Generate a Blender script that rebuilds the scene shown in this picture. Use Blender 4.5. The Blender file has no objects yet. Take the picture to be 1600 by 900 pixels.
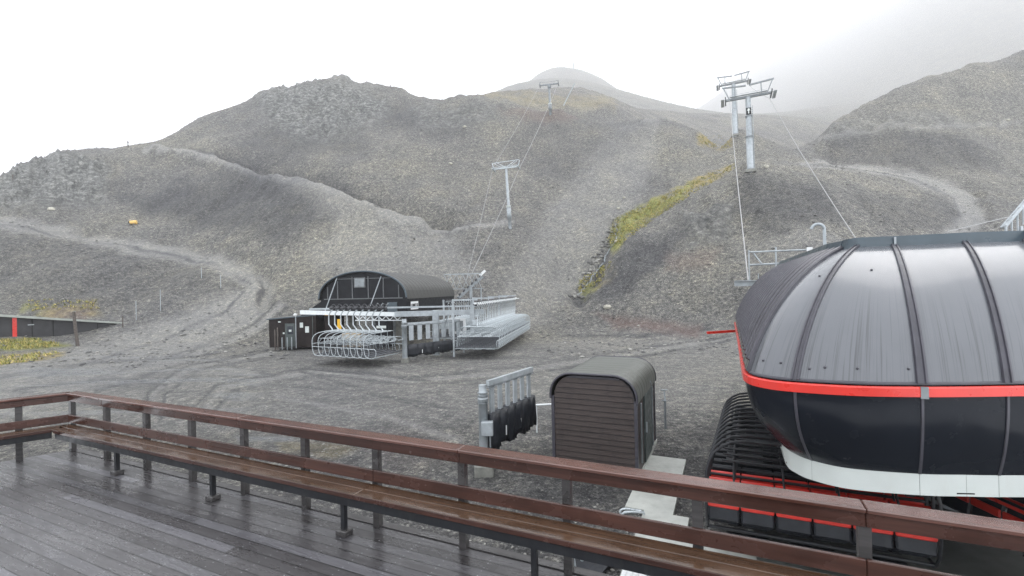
import bpy, math, random
import numpy as np
from mathutils import Vector, Matrix
random.seed(7); RNG = np.random.RandomState(11)
sc = bpy.context.scene
PI = math.pi
# ------------------------------------------------------------------ camera, world, sun, exposure
F, ROLL, PITCH = 728.0, 0.0223, 0.0027
GZ = -5.4                      # apron level, eye is at z = 0
cam_d = bpy.data.cameras.new('camera'); cam = bpy.data.objects.new('camera', cam_d)
sc.collection.objects.link(cam); sc.camera = cam
cam_d.sensor_width = 36.0; cam_d.lens = 36.0*F/1600.0; cam_d.clip_start = 0.05; cam_d.clip_end = 5000
cam.matrix_world = Matrix.Rotation(PITCH, 4, 'X') @ Matrix.Rotation(PI/2, 4, 'X') @ Matrix.Rotation(-ROLL, 4, 'Z')
SUN_EL, SUN_AZ = math.radians(46), math.radians(62)
world = bpy.data.worlds.new('World'); sc.world = world; world.use_nodes = True
wn = world.node_tree.nodes; wl = world.node_tree.links; wn.clear()
sky = wn.new('ShaderNodeTexSky'); sky.sky_type = 'NISHITA'; sky.sun_disc = False
sky.sun_elevation = SUN_EL; sky.sun_rotation = SUN_AZ; sky.air_density = 1.0; sky.dust_density = 6.0; sky.ozone_density = 1.0
hs = wn.new('ShaderNodeHueSaturation'); hs.inputs['Saturation'].default_value = 0.12
mx = wn.new('ShaderNodeMixRGB'); mx.blend_type = 'MIX'; mx.inputs['Fac'].default_value = 0.72
mx.inputs['Color2'].default_value = (15.6, 16.2, 17.0, 1)          # even overcast cloud light
bg = wn.new('ShaderNodeBackground'); bg.inputs['Strength'].default_value = 0.12
wo = wn.new('ShaderNodeOutputWorld')
wl.new(sky.outputs[0], hs.inputs['Color']); wl.new(hs.outputs[0], mx.inputs['Color1'])
wl.new(mx.outputs[0], bg.inputs['Color']); wl.new(bg.outputs[0], wo.inputs['Surface'])
sd = bpy.data.lights.new('sun', 'SUN'); sd.energy = 1.2; sd.angle = math.radians(40); sd.color = (1, .97, .93)
sun = bpy.data.objects.new('sun', sd); sc.collection.objects.link(sun)
sdir = Vector((math.sin(SUN_AZ)*math.cos(SUN_EL), math.cos(SUN_AZ)*math.cos(SUN_EL), math.sin(SUN_EL)))
sun.rotation_euler = sdir.to_track_quat('Z', 'Y').to_euler()
sc.view_settings.view_transform = 'Standard'; sc.view_settings.look = 'None'
sc.view_settings.exposure = 0.48; sc.view_settings.gamma = 1.0
sc.render.engine = 'CYCLES'; sc.cycles.max_bounces = 6; sc.cycles.volume_bounces = 3
sc.cycles.use_denoising = True; sc.cycles.denoising_prefilter = 'NONE'; sc.cycles.transparent_max_bounces = 8
sc.cycles.volume_step_rate = 4.0

# ------------------------------------------------------------------ site axes and pixel helpers
Dv = Vector((0.9079, -0.4192, 0)); Lv = Vector((0.4192, 0.9079, 0)); RZ = math.atan2(Dv.y, Dv.x)
L2 = Vector((0.177, 0.984, 0)); D2 = Vector((0.984, -0.177, 0)); RZ2 = math.atan2(D2.y, D2.x)
cR, sR, cP, sP = math.cos(ROLL), math.sin(ROLL), math.cos(PITCH), math.sin(PITCH)
def ray(px, py):
    a = (px-800)/F; b = (450-py)/F
    u = a*cR+b*sR; v = -a*sR+b*cR
    return Vector((u, cP-v*sP, sP+v*cP))
def at(px, py, Y): r = ray(px, py); return r*(Y/r.y)
def gz(px, py, z=GZ): r = ray(px, py); return r*(z/r.z)
def W(lat, along, z=0.0): return Dv*lat + Lv*along + Vector((0, 0, z))
def project(X, Y, Z):
    y = Y*cP+Z*sP; z = -Y*sP+Z*cP
    u = X/y; v = z/y
    return 800+F*(u*cR-v*sR), 450-F*(u*sR+v*cR)

# ------------------------------------------------------------------ materials
def newmat(name):
    m = bpy.data.materials.new(name); m.use_nodes = True
    nt = m.node_tree; b = nt.nodes['Principled BSDF']; return m, nt, b
def N(nt, t, **kw):
    n = nt.nodes.new(t)
    for k, v in kw.items():
        if k in n.inputs.keys(): n.inputs[k].default_value = v
        else: setattr(n, k, v)
    return n
def ramp(nt, src, stops):
    r = nt.nodes.new('ShaderNodeValToRGB'); e = r.color_ramp.elements
    while len(e) < len(stops): e.new(0.5)
    for i, (p, c) in enumerate(stops): e[i].position = p; e[i].color = (*c, 1) if len(c) == 3 else c
    nt.links.new(src, r.inputs['Fac']); return r.outputs['Color']
def mixc(nt, a, b, fac, blend='MIX'):
    m = nt.nodes.new('ShaderNodeMixRGB'); m.blend_type = blend
    for s, i in ((fac, 0), (a, 1), (b, 2)):
        if isinstance(s, (int, float)): m.inputs[i].default_value = s
        elif isinstance(s, tuple): m.inputs[i].default_value = (*s, 1)
        else: nt.links.new(s, m.inputs[i])
    return m.outputs[0]
def mth(nt, op, a, b=0.0, clamp=False):
    m = nt.nodes.new('ShaderNodeMath'); m.operation = op; m.use_clamp = clamp
    for s, i in ((a, 0), (b, 1)):
        if isinstance(s, (int, float)): m.inputs[i].default_value = s
        else: nt.links.new(s, m.inputs[i])
    return m.outputs[0]
def coords(nt, kind='Object', scale=(1, 1, 1), rot=(0, 0, 0)):
    t = nt.nodes.new('ShaderNodeTexCoord'); mp = nt.nodes.new('ShaderNodeMapping')
    mp.inputs['Scale'].default_value = scale; mp.inputs['Rotation'].default_value = rot
    nt.links.new(t.outputs[kind], mp.inputs['Vector']); return mp.outputs[0]
def noise(nt, vec, scale, detail=4, rough=.55):
    n = N(nt, 'ShaderNodeTexNoise', Scale=scale, Detail=detail, Roughness=rough)
    nt.links.new(vec, n.inputs['Vector']); return n.outputs['Fac']
def bump(nt, b, h, strength=.4, dist=.02):
    bp = N(nt, 'ShaderNodeBump', Strength=strength, Distance=dist)
    nt.links.new(h, bp.inputs['Height']); nt.links.new(bp.outputs[0], b.inputs['Normal'])
def paint(name, col, rough=.5, metal=0.0, var=.25, scale=3.0, dirt=None, coat=0.0, spec=.5, bmp=0.0):
    """painted / metal / plastic surface with uneven tone, grime and roughness"""
    m, nt, b = newmat(name)
    v = coords(nt)
    n1 = noise(nt, v, scale, 6, .6)
    dark = tuple(c*(1-var) for c in col); lite = tuple(min(1, c*(1+var)) for c in col)
    c = ramp(nt, n1, [(.3, dark), (.7, lite)])
    if dirt:
        n2 = noise(nt, coords(nt, scale=(1, 1, .25)), scale*2.3, 8, .7)
        f = ramp(nt, n2, [(.52, (0, 0, 0)), (.75, (1, 1, 1))])
        c = mixc(nt, c, dirt, mth(nt, 'MULTIPLY', f, .55))
    nt.links.new(c, b.inputs['Base Color'])
    r = ramp(nt, noise(nt, v, scale*3, 4), [(.3, (rough*.7,)*3), (.7, (min(1, rough*1.25),)*3)])
    nt.links.new(r, b.inputs['Roughness'])
    b.inputs['Metallic'].default_value = metal; b.inputs['Coat Weight'].default_value = coat
    b.inputs['Specular IOR Level'].default_value = spec
    if bmp: bump(nt, b, n1, bmp, .01)
    return m
M = {}
M['galv'] = paint('galvanised_steel', (.36, .39, .41), .5, .25, .22, 2.5, dirt=(.2, .2, .2))
M['galv_dark'] = paint('weathered_steel', (.22, .24, .25), .5, .3, .25, 3)
M['silver'] = paint('wet_silver_tube', (.46, .50, .52), .3, .3, .18, 4)
M['white_tube'] = paint('pale_tube', (.72, .75, .76), .35, 0, .1, 4)
M['black'] = paint('black_steel', (.018, .019, .022), .4, 0, .3, 4, dirt=(.05, .05, .05), spec=.3)
M['grip'] = paint('grip_iron', (.05, .05, .055), .5, .3, .4, 6)
M['cushion'] = paint('black_cushion', (.018, .02, .025), .4, 0, .3, 5, dirt=(.035, .035, .04), spec=.3)
M['red'] = paint('red_paint', (.62, .03, .02), .32, 0, .1, 2, coat=.3)
M['redseat'] = paint('red_upholstery', (.55, .035, .025), .4, 0, .15, 6)
M['rope'] = paint('steel_rope', (.30, .30, .30), .5, .3, .2, 30)
M['whitebox'] = paint('white_plastic', (.75, .76, .76), .4, 0, .08, 3)
M['skirt'] = paint('white_skirt_sheet', (.50, .53, .51), .4, 0, .06, 1.2, dirt=(.45, .45, .42))
M['blacksheet'] = paint('black_body_sheet', (.010, .012, .017), .24, 0, .1, 1.0, coat=0, spec=.16)
M['rib'] = paint('dark_rib', (.05, .048, .06), .4, 0, .2, 3)
M['beam'] = paint('slate_fascia', (.055, .075, .09), .38, 0, .2, 2)
M['cover'] = paint('black_tarpaulin', (.018, .02, .025), .42, 0, .4, 4, bmp=.3, spec=.3)
M['yellow'] = paint('yellow_plate', (.75, .42, .02), .5, 0, .15, 3)
M['slate'] = paint('dark_seat_slats', (.07, .075, .085), .4, 0, .25, 4)
M['orange'] = paint('orange_plastic', (.75, .48, .14), .5, 0, .15, 5)
M['concrete'] = paint('wet_concrete', (.42, .43, .40), .6, 0, .16, 1.6, dirt=(.22, .22, .2), bmp=.2)
M['shade_conc'] = paint('shade_tinted_wet_concrete', (.075, .08, .075), .4, 0, .3, 1.2)  # wet concrete with the station's shade put into its colour
M['footing'] = paint('concrete_footing', (.20, .20, .18), .8, 0, .3, 4, bmp=.4)
M['oldwood'] = paint('weathered_post', (.09, .075, .065), .8, 0, .4, 6)
M['glassdark'] = paint('dark_window_glass', (.03, .035, .045), .08, 0, .2, 2, spec=.6)
M['barnblack'] = paint('barn_black_sheet', (.012, .013, .016), .5, 0, .3, 1.2, spec=.15)
M['roofend'] = paint('pale_roof_sheet', (.34, .36, .33), .4, .1, .15, 2)
M['mull'] = paint('dim_steel_frame', (.10, .105, .11), .5, 0, .2, 3)
M['lowwall'] = paint('charcoal_wall_panel', (.045, .045, .048), .6, 0, .2, 1, spec=.2)
M['tan'] = paint('tan_canvas', (.38, .30, .20), .8, 0, .2, 2)
M['cabin'] = paint('cabin_cladding', (.020, .015, .014), .55, 0, .3, 2, spec=.15)
M['cabindoor'] = paint('cabin_door_paint', (.055, .07, .068), .5, 0, .2, 2)
M['paper'] = paint('white_notice', (.62, .66, .64), .7, 0, .1, 6)
M['corr'] = paint('corrugated_dark_sheet', (.095, .095, .088), .42, 0, .35, 2.5, dirt=(.17, .16, .15))
M['blackplate'] = paint('black_plate', (.012, .012, .012), .5, 0, .2, 4, spec=.15)

def mat_corr(name, col, rough, axis='Y', scale=20, depth=.6):
    m, nt, b = newmat(name)
    v = coords(nt)
    w = N(nt, 'ShaderNodeTexWave', wave_type='BANDS', bands_direction=axis, Scale=scale); w.wave_profile = 'SIN'
    nt.links.new(v, w.inputs['Vector'])
    c = mixc(nt, tuple(x*.8 for x in col), tuple(x*1.2 for x in col), noise(nt, v, 1.5, 6))
    nt.links.new(c, b.inputs['Base Color']); b.inputs['Roughness'].default_value = rough
    bump(nt, b, w.outputs['Fac'], depth, .02); return m
M['barnroof'] = mat_corr('barn_roof_sheet', (.05, .05, .047), .4, 'Y', 1.4, .8)
M['shedroof'] = mat_corr('shed_roof_sheet', (.105, .11, .098), .36, 'Y', 1.6, .9)

def mat_dome():
    m, nt, b = newmat('smoked_dome_panel')
    v = coords(nt)
    # water runs down the panel: narrow dark streaks, denser towards the gutter
    s1 = noise(nt, coords(nt, 'UV', (10, .55, 1)), 1.5, 3, .6)
    s2 = noise(nt, coords(nt, 'UV', (70, 1.6, 1)), 1.0, 3, .6)
    uvn = coords(nt, 'UV'); sp = nt.nodes.new('ShaderNodeSeparateXYZ'); nt.links.new(uvn, sp.inputs[0])
    low = N(nt, 'ShaderNodeMapRange'); nt.links.new(mth(nt, 'ADD', sp.outputs['Y'], mth(nt, 'MULTIPLY', mth(nt, 'SUBTRACT', noise(nt, coords(nt, 'UV', (16, .2, 1)), 1.0, 3), .5), .5)), low.inputs['Value'])
    low.inputs['From Min'].default_value = .50; low.inputs['From Max'].default_value = .12
    st = ramp(nt, mth(nt, 'ADD', mth(nt, 'MULTIPLY', s1, .6), mth(nt, 'MULTIPLY', s2, .4)), [(.5, (0, 0, 0)), (.62, (1, 1, 1))])
    f = mth(nt, 'MULTIPLY', st, mth(nt, 'ADD', mth(nt, 'MULTIPLY', low.outputs[0], .85), .06), True)
    base = mixc(nt, (.085, .09, .10), (.13, .135, .15), noise(nt, v, .9, 3))
    c = mixc(nt, base, (.035, .036, .04), f)
    nt.links.new(c, b.inputs['Base Color'])
    r = mixc(nt, (.22, .22, .22), (.08, .08, .08), f); nt.links.new(r, b.inputs['Roughness'])
    b.inputs['Coat Weight'].default_value = .3; b.inputs['Coat Roughness'].default_value = .06
    b.inputs['Specular IOR Level'].default_value = .55
    bump(nt, b, noise(nt, coords(nt, scale=(60, 60, 40)), 1.0, 2), .06, .004)
    return m
M['dome'] = mat_dome()

def mat_cladding(name, col, bandz, rough=.5):
    """horizontal boards with grain and a groove every bandz metres"""
    m, nt, b = newmat(name)
    v = coords(nt)
    sp = nt.nodes.new('ShaderNodeSeparateXYZ'); nt.links.new(v, sp.inputs[0])
    t = mth(nt, 'DIVIDE', sp.outputs['Z'], bandz)
    fr = mth(nt, 'FRACT', t); fl = mth(nt, 'FLOOR', t)
    wn_ = N(nt, 'ShaderNodeTexWhiteNoise', noise_dimensions='1D'); nt.links.new(fl, wn_.inputs['W'])
    grain = noise(nt, coords(nt, scale=(1.5, 1.5, 30)), 2.0, 6, .7)
    blot = noise(nt, v, 2.5, 5, .7)
    c = mixc(nt, tuple(x*.6 for x in col), tuple(x*1.5 for x in col), ramp(nt, grain, [(.35, (0, 0, 0)), (.65, (1, 1, 1))]))
    c = mixc(nt, c, tuple(x*1.5 for x in col), mth(nt, 'MULTIPLY', wn_.outputs['Value'], .35))
    c = mixc(nt, c, (.012, .01, .01), ramp(nt, blot, [(.5, (0, 0, 0)), (.7, (.6, .6, .6))]))
    nt.links.new(c, b.inputs['Base Color']); b.inputs['Roughness'].default_value = rough; b.inputs['Specular IOR Level'].default_value = .25
    return m
M['shedwood'] = mat_cladding('dark_board_cladding', (.046, .035, .032), .155)

def mat_plank(name, c0, c1, rough, along_axis, wet=.5, board=None, spec=.5):
    m, nt, b = newmat(name)
    sc_ = {'X': (.7, 14, 14), 'Y': (14, .7, 14)}[along_axis]
    v = coords(nt, scale=sc_); vo = coords(nt)
    g = noise(nt, v, 1.6, 8, .65)
    c = mixc(nt, c0, c1, ramp(nt, g, [(.3, (0, 0, 0)), (.7, (1, 1, 1))]))
    w = noise(nt, coords(nt, scale=(.8, 2.4, 1)), 1.8, 5, .6)
    wf = ramp(nt, w, [(.45, (0, 0, 0)), (.6, (1, 1, 1))])
    c = mixc(nt, c, tuple(x*.7 for x in c0), mth(nt, 'MULTIPLY', wf, wet))
    nt.links.new(c, b.inputs['Base Color'])
    r = mixc(nt, (rough, rough, rough), (rough*.35,)*3, mth(nt, 'MULTIPLY', wf, 1.0))
    nt.links.new(r, b.inputs['Roughness']); b.inputs['Specular IOR Level'].default_value = spec
    bump(nt, b, g, .15, .004); return m
M['railwood'] = mat_plank('wet_red_stained_timber', (.038, .017, .013), (.082, .035, .026), .3, 'X', .5)
M['caprail'] = mat_plank('wet_rail_cap_timber', (.062, .026, .019), (.14, .060, .045), .16, 'X', .4, spec=1.0)
M['seatwood'] = mat_plank('wet_brown_seat_timber', (.048, .025, .014), (.105, .058, .034), .2, 'X', .5, spec=.55)
M['postwood'] = mat_plank('dark_grey_post', (.030, .028, .028), (.075, .07, .07), .45, 'X', .3)

def mat_deck():
    m, nt, b = newmat('wet_dark_decking')
    v = coords(nt)
    sp = nt.nodes.new('ShaderNodeSeparateXYZ'); nt.links.new(v, sp.inputs[0])
    BW = .138
    ty = mth(nt, 'DIVIDE', sp.outputs['Y'], BW); row = mth(nt, 'FLOOR', ty); fy = mth(nt, 'FRACT', ty)
    rn = N(nt, 'ShaderNodeTexWhiteNoise', noise_dimensions='1D'); nt.links.new(row, rn.inputs['W'])
    tx = mth(nt, 'ADD', mth(nt, 'DIVIDE', sp.outputs['X'], 3.6), mth(nt, 'MULTIPLY', rn.outputs['Value'], 7.0))
    col = mth(nt, 'FLOOR', tx); fx = mth(nt, 'FRACT', tx)
    cmb = nt.nodes.new('ShaderNodeCombineXYZ'); nt.links.new(row, cmb.inputs[0]); nt.links.new(col, cmb.inputs[1])
    bn = N(nt, 'ShaderNodeTexWhiteNoise', noise_dimensions='2D'); nt.links.new(cmb.outputs[0], bn.inputs['Vector'])
    gap = mth(nt, 'LESS_THAN', mth(nt, 'ABSOLUTE', mth(nt, 'SUBTRACT', fy, .5)), .455)   # 1 on the board
    endg = mth(nt, 'GREATER_THAN', fx, .0016)
    on = mth(nt, 'MULTIPLY', gap, endg)
    # fine grooves along each board
    gw = mth(nt, 'SINE', mth(nt, 'MULTIPLY', fy, 2*PI*7))
    gr = noise(nt, coords(nt, scale=(.5, 16, 1)), 2.2, 6, .7)
    c = mixc(nt, (.024, .023, .024), (.092, .090, .094), gr)
    tone = ramp(nt, bn.outputs['Value'], [(0, (.55, .52, .52)), (.6, (1, .97, .97)), (.93, (1.2, 1.2, 1.24)), (1, (2.2, 2.2, 2.3))])
    c = mixc(nt, c, tone, 1.0, 'MULTIPLY')
    c = mixc(nt, (.006, .006, .006), c, on)
    # screw heads: two per board on every joist
    jx = mth(nt, 'FRACT', mth(nt, 'DIVIDE', sp.outputs['X'], .45))
    dx = mth(nt, 'MULTIPLY', mth(nt, 'SUBTRACT', jx, .5), .45)
    dy1 = mth(nt, 'MULTIPLY', mth(nt, 'SUBTRACT', mth(nt, 'ABSOLUTE', mth(nt, 'SUBTRACT', fy, .5)), .29), BW)
    dd = mth(nt, 'SQRT', mth(nt, 'ADD', mth(nt, 'MULTIPLY', dx, dx), mth(nt, 'MULTIPLY', dy1, dy1)))
    scr = mth(nt, 'LESS_THAN', dd, .0075)
    c = mixc(nt, c, (.22, .22, .23), scr)
    nt.links.new(c, b.inputs['Base Color'])
    wv = noise(nt, v, .8, 5, .6); wv2 = noise(nt, coords(nt, scale=(1.4, 9, 1)), 1.7, 4, .6)
    r = ramp(nt, mth(nt, 'ADD', mth(nt, 'MULTIPLY', wv, .5), mth(nt, 'MULTIPLY', wv2, .5)), [(.38, (.17,)*3), (.62, (.42,)*3)])
    nt.links.new(r, b.inputs['Roughness'])
    h = mth(nt, 'ADD', mth(nt, 'MULTIPLY', on, 1.0), mth(nt, 'MULTIPLY', gw, .06))
    h = mth(nt, 'ADD', h, mth(nt, 'MULTIPLY', gr, .2))
    bump(nt, b, h, .35, .004)
    b.inputs['Specular IOR Level'].default_value = .5
    return m
M['deck'] = mat_deck()

def mat_ground():
    m, nt, b = newmat('grey_gravel_and_scree')
    v = coords(nt)
    A = N(nt, 'ShaderNodeVertexColor', layer_name='coverA'); B = N(nt, 'ShaderNodeVertexColor', layer_name='coverB')
    sa = nt.nodes.new('ShaderNodeSeparateColor'); nt.links.new(A.outputs[0], sa.inputs[0])
    sb = nt.nodes.new('ShaderNodeSeparateColor'); nt.links.new(B.outputs[0], sb.inputs[0])
    moss, gold, road = sa.outputs; rock, red, dark = sb.outputs
    wet = A.outputs['Alpha']
    wob = N(nt, 'ShaderNodeTexNoise', Scale=6.0, Detail=2.0); nt.links.new(v, wob.inputs['Vector'])
    vv = mixc(nt, v, wob.outputs['Color'], .012, 'ADD')
    def vor(scale, feat='F1'):
        n = N(nt, 'ShaderNodeTexVoronoi', Scale=scale, feature=feat); nt.links.new(vv, n.inputs['Vector']); return n
    v1, v2, v3 = vor(19), vor(6.5), vor(2.1)
    stones = [(0, (.035, .036, .037)), (.3, (.085, .083, .078)), (.55, (.16, .155, .14)), (.8, (.25, .24, .215)), (1, (.46, .45, .41))]
    def val(n):
        s = nt.nodes.new('ShaderNodeSeparateColor'); nt.links.new(n.outputs['Color'], s.inputs[0]); return s.outputs[0]
    c1 = ramp(nt, val(v1), stones); c2 = ramp(nt, val(v2), stones); c3 = ramp(nt, val(v3), stones)
    g1 = noise(nt, v, 8.5, 7, .95); g2 = noise(nt, v, 2.2, 8, .94)
    n8 = noise(nt, v, 34, 6, .75); n1 = noise(nt, v, 1.1, 10, .72); n0 = noise(nt, v, .12, 8, .62); nb = noise(nt, v, .035, 5, .5)
    c = mixc(nt, c1, c2, .38); c = mixc(nt, c, c3, .22)
    c = mixc(nt, c, ramp(nt, n8, [(.3, (.055, .055, .055)), (.5, (.14, .137, .127)), (.7, (.30, .295, .275))]), .38)
    c = mixc(nt, c, ramp(nt, n1, [(.25, (.42, .42, .45)), (.5, (1, 1, 1)), (.75, (1.7, 1.66, 1.5))]), .85, 'MULTIPLY')
    c = mixc(nt, c, ramp(nt, n0, [(.3, (.66, .66, .72)), (.5, (1, 1, 1)), (.7, (1.32, 1.28, 1.16))]), .8, 'MULTIPLY')
    c = mixc(nt, c, ramp(nt, nb, [(.35, (.82, .82, .86)), (.65, (1.18, 1.15, 1.05))]), .8, 'MULTIPLY')
    c = mixc(nt, c, ramp(nt, g1, [(.42, (.26, .26, .28)), (.5, (.92, .92, .92)), (.58, (2.4, 2.38, 2.3))]), .78, 'MULTIPLY')
    c = mixc(nt, c, ramp(nt, g2, [(.42, (.32, .32, .35)), (.5, (.93, .93, .93)), (.58, (2.2, 2.17, 2.08))]), .66, 'MULTIPLY')
    # warm tan stones here and there
    t = ramp(nt, noise(nt, v, .7, 8, .8), [(.56, (0, 0, 0)), (.66, (1, 1, 1))])
    c = mixc(nt, c, mixc(nt, c, (1.22, 1.10, .95), 1.0, 'MULTIPLY'), mth(nt, 'MULTIPLY', t, .4))
    # worn tracks, graded ground and the spur's painted lit flank: finer and paler
    rc = mixc(nt, mixc(nt, c, (1.75, 1.73, 1.68), 1.0, 'MULTIPLY'), (.34, .335, .32), .52)
    c = mixc(nt, c, rc, road)
    c = mixc(nt, c, mixc(nt, c, (.44, .45, .50), 1.0, 'MULTIPLY'), dark)  # painted landform shade, along with tyre marks and stream bed
    # bare rock
    rk = ramp(nt, noise(nt, coords(nt, scale=(1, 1, 1.6)), .8, 12, .85), [(.40, (.055, .057, .06)), (.5, (.19, .19, .175)), (.60, (.56, .55, .50))])
    c = mixc(nt, c, rk, mth(nt, 'MULTIPLY', rock, .85))
    # rusty lichen tint
    c = mixc(nt, c, (.26, .09, .055), mth(nt, 'MULTIPLY', red, ramp(nt, n8, [(.4, (0, 0, 0)), (.6, (.8, .8, .8))])))
    mg = ramp(nt, noise(nt, v, 1.3, 8, .75), [(.3, (.07, .08, .02)), (.5, (.30, .31, .06)), (.66, (.56, .52, .14))])
    gg = ramp(nt, noise(nt, v, 1.1, 8, .75), [(.3, (.12, .09, .035)), (.5, (.38, .29, .09)), (.7, (.60, .47, .19))])
    c = mixc(nt, c, gg, mth(nt, 'MULTIPLY', gold, 1.0, True)); c = mixc(nt, c, mg, moss)
    c = mixc(nt, c, (.17, .18, .185), mth(nt, 'MULTIPLY', wet, .7))
    c = mixc(nt, c, (.68, .69, .715), 1.0, 'MULTIPLY')
    nt.links.new(c, b.inputs['Base Color'])
    r = mixc(nt, (.72, .72, .72), (.16, .16, .16), wet); nt.links.new(r, b.inputs['Roughness'])
    h = mth(nt, 'ADD', mth(nt, 'MULTIPLY', v2.outputs['Distance'], .35), mth(nt, 'MULTIPLY', v1.outputs['Distance'], .2))
    h = mth(nt, 'ADD', h, mth(nt, 'MULTIPLY', v3.outputs['Distance'], .8))
    h = mth(nt, 'ADD', h, mth(nt, 'MULTIPLY', n1, -1.6)); h = mth(nt, 'ADD', h, mth(nt, 'MULTIPLY', g1, -2.2))
    h = mth(nt, 'MULTIPLY', h, mth(nt, 'SUBTRACT', 1.0, mth(nt, 'MULTIPLY', wet, .9)))
    bump(nt, b, h, .75, -.16)
    return m
M['ground'] = mat_ground()
def mat_stone():
    m, nt, b = newmat('loose_stone')
    g = nt.nodes.new('ShaderNodeNewGeometry')
    c = ramp(nt, g.outputs['Random Per Island'], [(0, (.06, .06, .062)), (.4, (.12, .118, .112)), (.85, (.22, .215, .195)), (1, (.38, .37, .34))])
    c = mixc(nt, c, ramp(nt, noise(nt, coords(nt), 30, 5, .7), [(.3, (.6, .6, .6)), (.7, (1.3, 1.3, 1.3))]), 1.0, 'MULTIPLY')
    nt.links.new(c, b.inputs['Base Color']); b.inputs['Roughness'].default_value = .6; return m
M['stone'] = mat_stone()
def mat_blade(name, stops):
    m, nt, b = newmat(name)
    g = nt.nodes.new('ShaderNodeNewGeometry')
    nt.links.new(ramp(nt, g.outputs['Random Per Island'], stops), b.inputs['Base Color']); b.inputs['Roughness'].default_value = .7; return m
M['tuft'] = mat_blade('tussock_blades', [(0, (.08, .10, .025)), (.4, (.26, .27, .06)), (.7, (.44, .37, .11)), (1, (.55, .42, .16))])

# ------------------------------------------------------------------ mesh builder
class MB:
    def __init__(s): s.v = []; s.f = []; s.mi = []; s.sm = []; s.cur = 0
    def add(s, vs, fs, smooth=False):
        o = len(s.v); s.v += [tuple(p) for p in vs]
        for f in fs: s.f.append([o+i for i in f]); s.mi.append(s.cur); s.sm.append(smooth)
    def box(s, c, size, ax=None, bev=0.0):
        c = Vector(c); hx, hy, hz = [d/2 for d in size]
        ax = ax or (Vector((1, 0, 0)), Vector((0, 1, 0)), Vector((0, 0, 1)))
        if bev <= 0:
            P = [c+ax[0]*(x*hx)+ax[1]*(y*hy)+ax[2]*(z*hz) for z in (-1, 1) for y in (-1, 1) for x in (-1, 1)]
            s.add(P, [(0, 2, 3, 1), (4, 5, 7, 6), (0, 1, 5, 4), (2, 6, 7, 3), (0, 4, 6, 2), (1, 3, 7, 5)])
        else:   # chamfer the edges round the long faces (octagonal rings)
            b = min(bev, hx*.9, hy*.9, hz*.9); rings = []
            for z, k in ((-hz, b), (-hz+b, 0), (hz-b, 0), (hz, b)):
                r = []
                for sx, sy, o in ((-1, -1, 0), (-1, -1, 1), (1, -1, 1), (1, -1, 0), (1, 1, 0), (1, 1, 1), (-1, 1, 1), (-1, 1, 0)):
                    x = sx*(hx-k) if o == 0 else sx*(hx-b-k*.5)
                    y = sy*(hy-b-k*.5) if o == 0 else sy*(hy-k)
                    r.append(c+ax[0]*x+ax[1]*y+ax[2]*z)
                rings.append(r)
            s.loft(rings, True, False)
    def loft(s, rings, caps=True, smooth=True, closed=True):
        n = len(rings[0]); vs = [p for r in rings for p in r]; fs = []
        for k in range(len(rings)-1):
            for i in range(n if closed else n-1):
                j = (i+1) % n; fs.append((k*n+i, k*n+j, (k+1)*n+j, (k+1)*n+i))
        s.add(vs, fs, smooth)
        if caps:
            s.add(rings[0], [tuple(range(n))[::-1]]); s.add(rings[-1], [tuple(range(n))])
    def tube(s, pts, r, n=8, caps=True, closed=False):
        pts = [Vector(p) for p in pts]; rs = r if isinstance(r, (list, tuple)) else [r]*len(pts)
        rings = []; up = None
        for i, p in enumerate(pts):
            a = pts[max(i-1, 0)]; c = pts[min(i+1, len(pts)-1)]
            t = (c-a).normalized()
            if up is None: up = t.orthogonal().normalized()
            up = (up - t*up.dot(t))
            up = up.normalized() if up.length > 1e-6 else t.orthogonal().normalized()
            w = t.cross(up)
            rings.append([p+(up*math.cos(2*PI*k/n)+w*math.sin(2*PI*k/n))*rs[i] for k in range(n)])
        s.loft(rings, caps, True)
    def bar(s, a, b, w, h, upv=Vector((0, 0, 1))):
        a = Vector(a); b = Vector(b); t = (b-a); ln = t.length; t.normalize()
        sx = t.cross(upv)
        if sx.length < 1e-4: sx = t.cross(Vector((1, 0, 0)))
        sx.normalize(); u = sx.cross(t)
        s.box((a+b)/2, (ln, w, h), (t, sx, u))
    def build(s, name, mat, parent=None, mats=None):
        me = bpy.data.meshes.new(name); me.from_pydata(s.v, [], s.f)
        me.polygons.foreach_set('use_smooth', s.sm)
        for m_ in (mats or [mat]): me.materials.append(m_)
        if mats: me.polygons.foreach_set('material_index', s.mi)
        me.update()
        o = bpy.data.objects.new(name, me); sc.collection.objects.link(o)
        if parent: o.parent = parent
        return o
def tag(o, label=None, cat=None, group=None, kind=None):
    if label: o['label'] = label
    if cat: o['category'] = cat
    if group: o['group'] = group
    if kind: o['kind'] = kind
    return o
def thing(name, label, cat, loc=(0, 0, 0), rz=0.0, group=None):
    o = bpy.data.objects.new(name, None); sc.collection.objects.link(o)
    o.location = loc; o.rotation_euler = (0, 0, rz); o.empty_display_size = .2
    return tag(o, label, cat, group)
def dup(root, loc, rz, label, tilt=None):
    r = root.copy(); sc.collection.objects.link(r); r.location = loc
    r.rotation_euler = tilt if tilt else (0, 0, rz); r['label'] = label
    for ch in list(root.children):
        c = ch.copy(); sc.collection.objects.link(c); c.parent = r
        for g in list(ch.children):
            d = g.copy(); sc.collection.objects.link(d); d.parent = c
    return r
V = lambda x, y, z: Vector((x, y, z))
def arc(c, r, a0, a1, n, ax1, ax2):
    return [Vector(c)+Vector(ax1)*(r*math.cos(a0+(a1-a0)*i/n))+Vector(ax2)*(r*math.sin(a0+(a1-a0)*i/n)) for i in range(n+1)]
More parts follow.
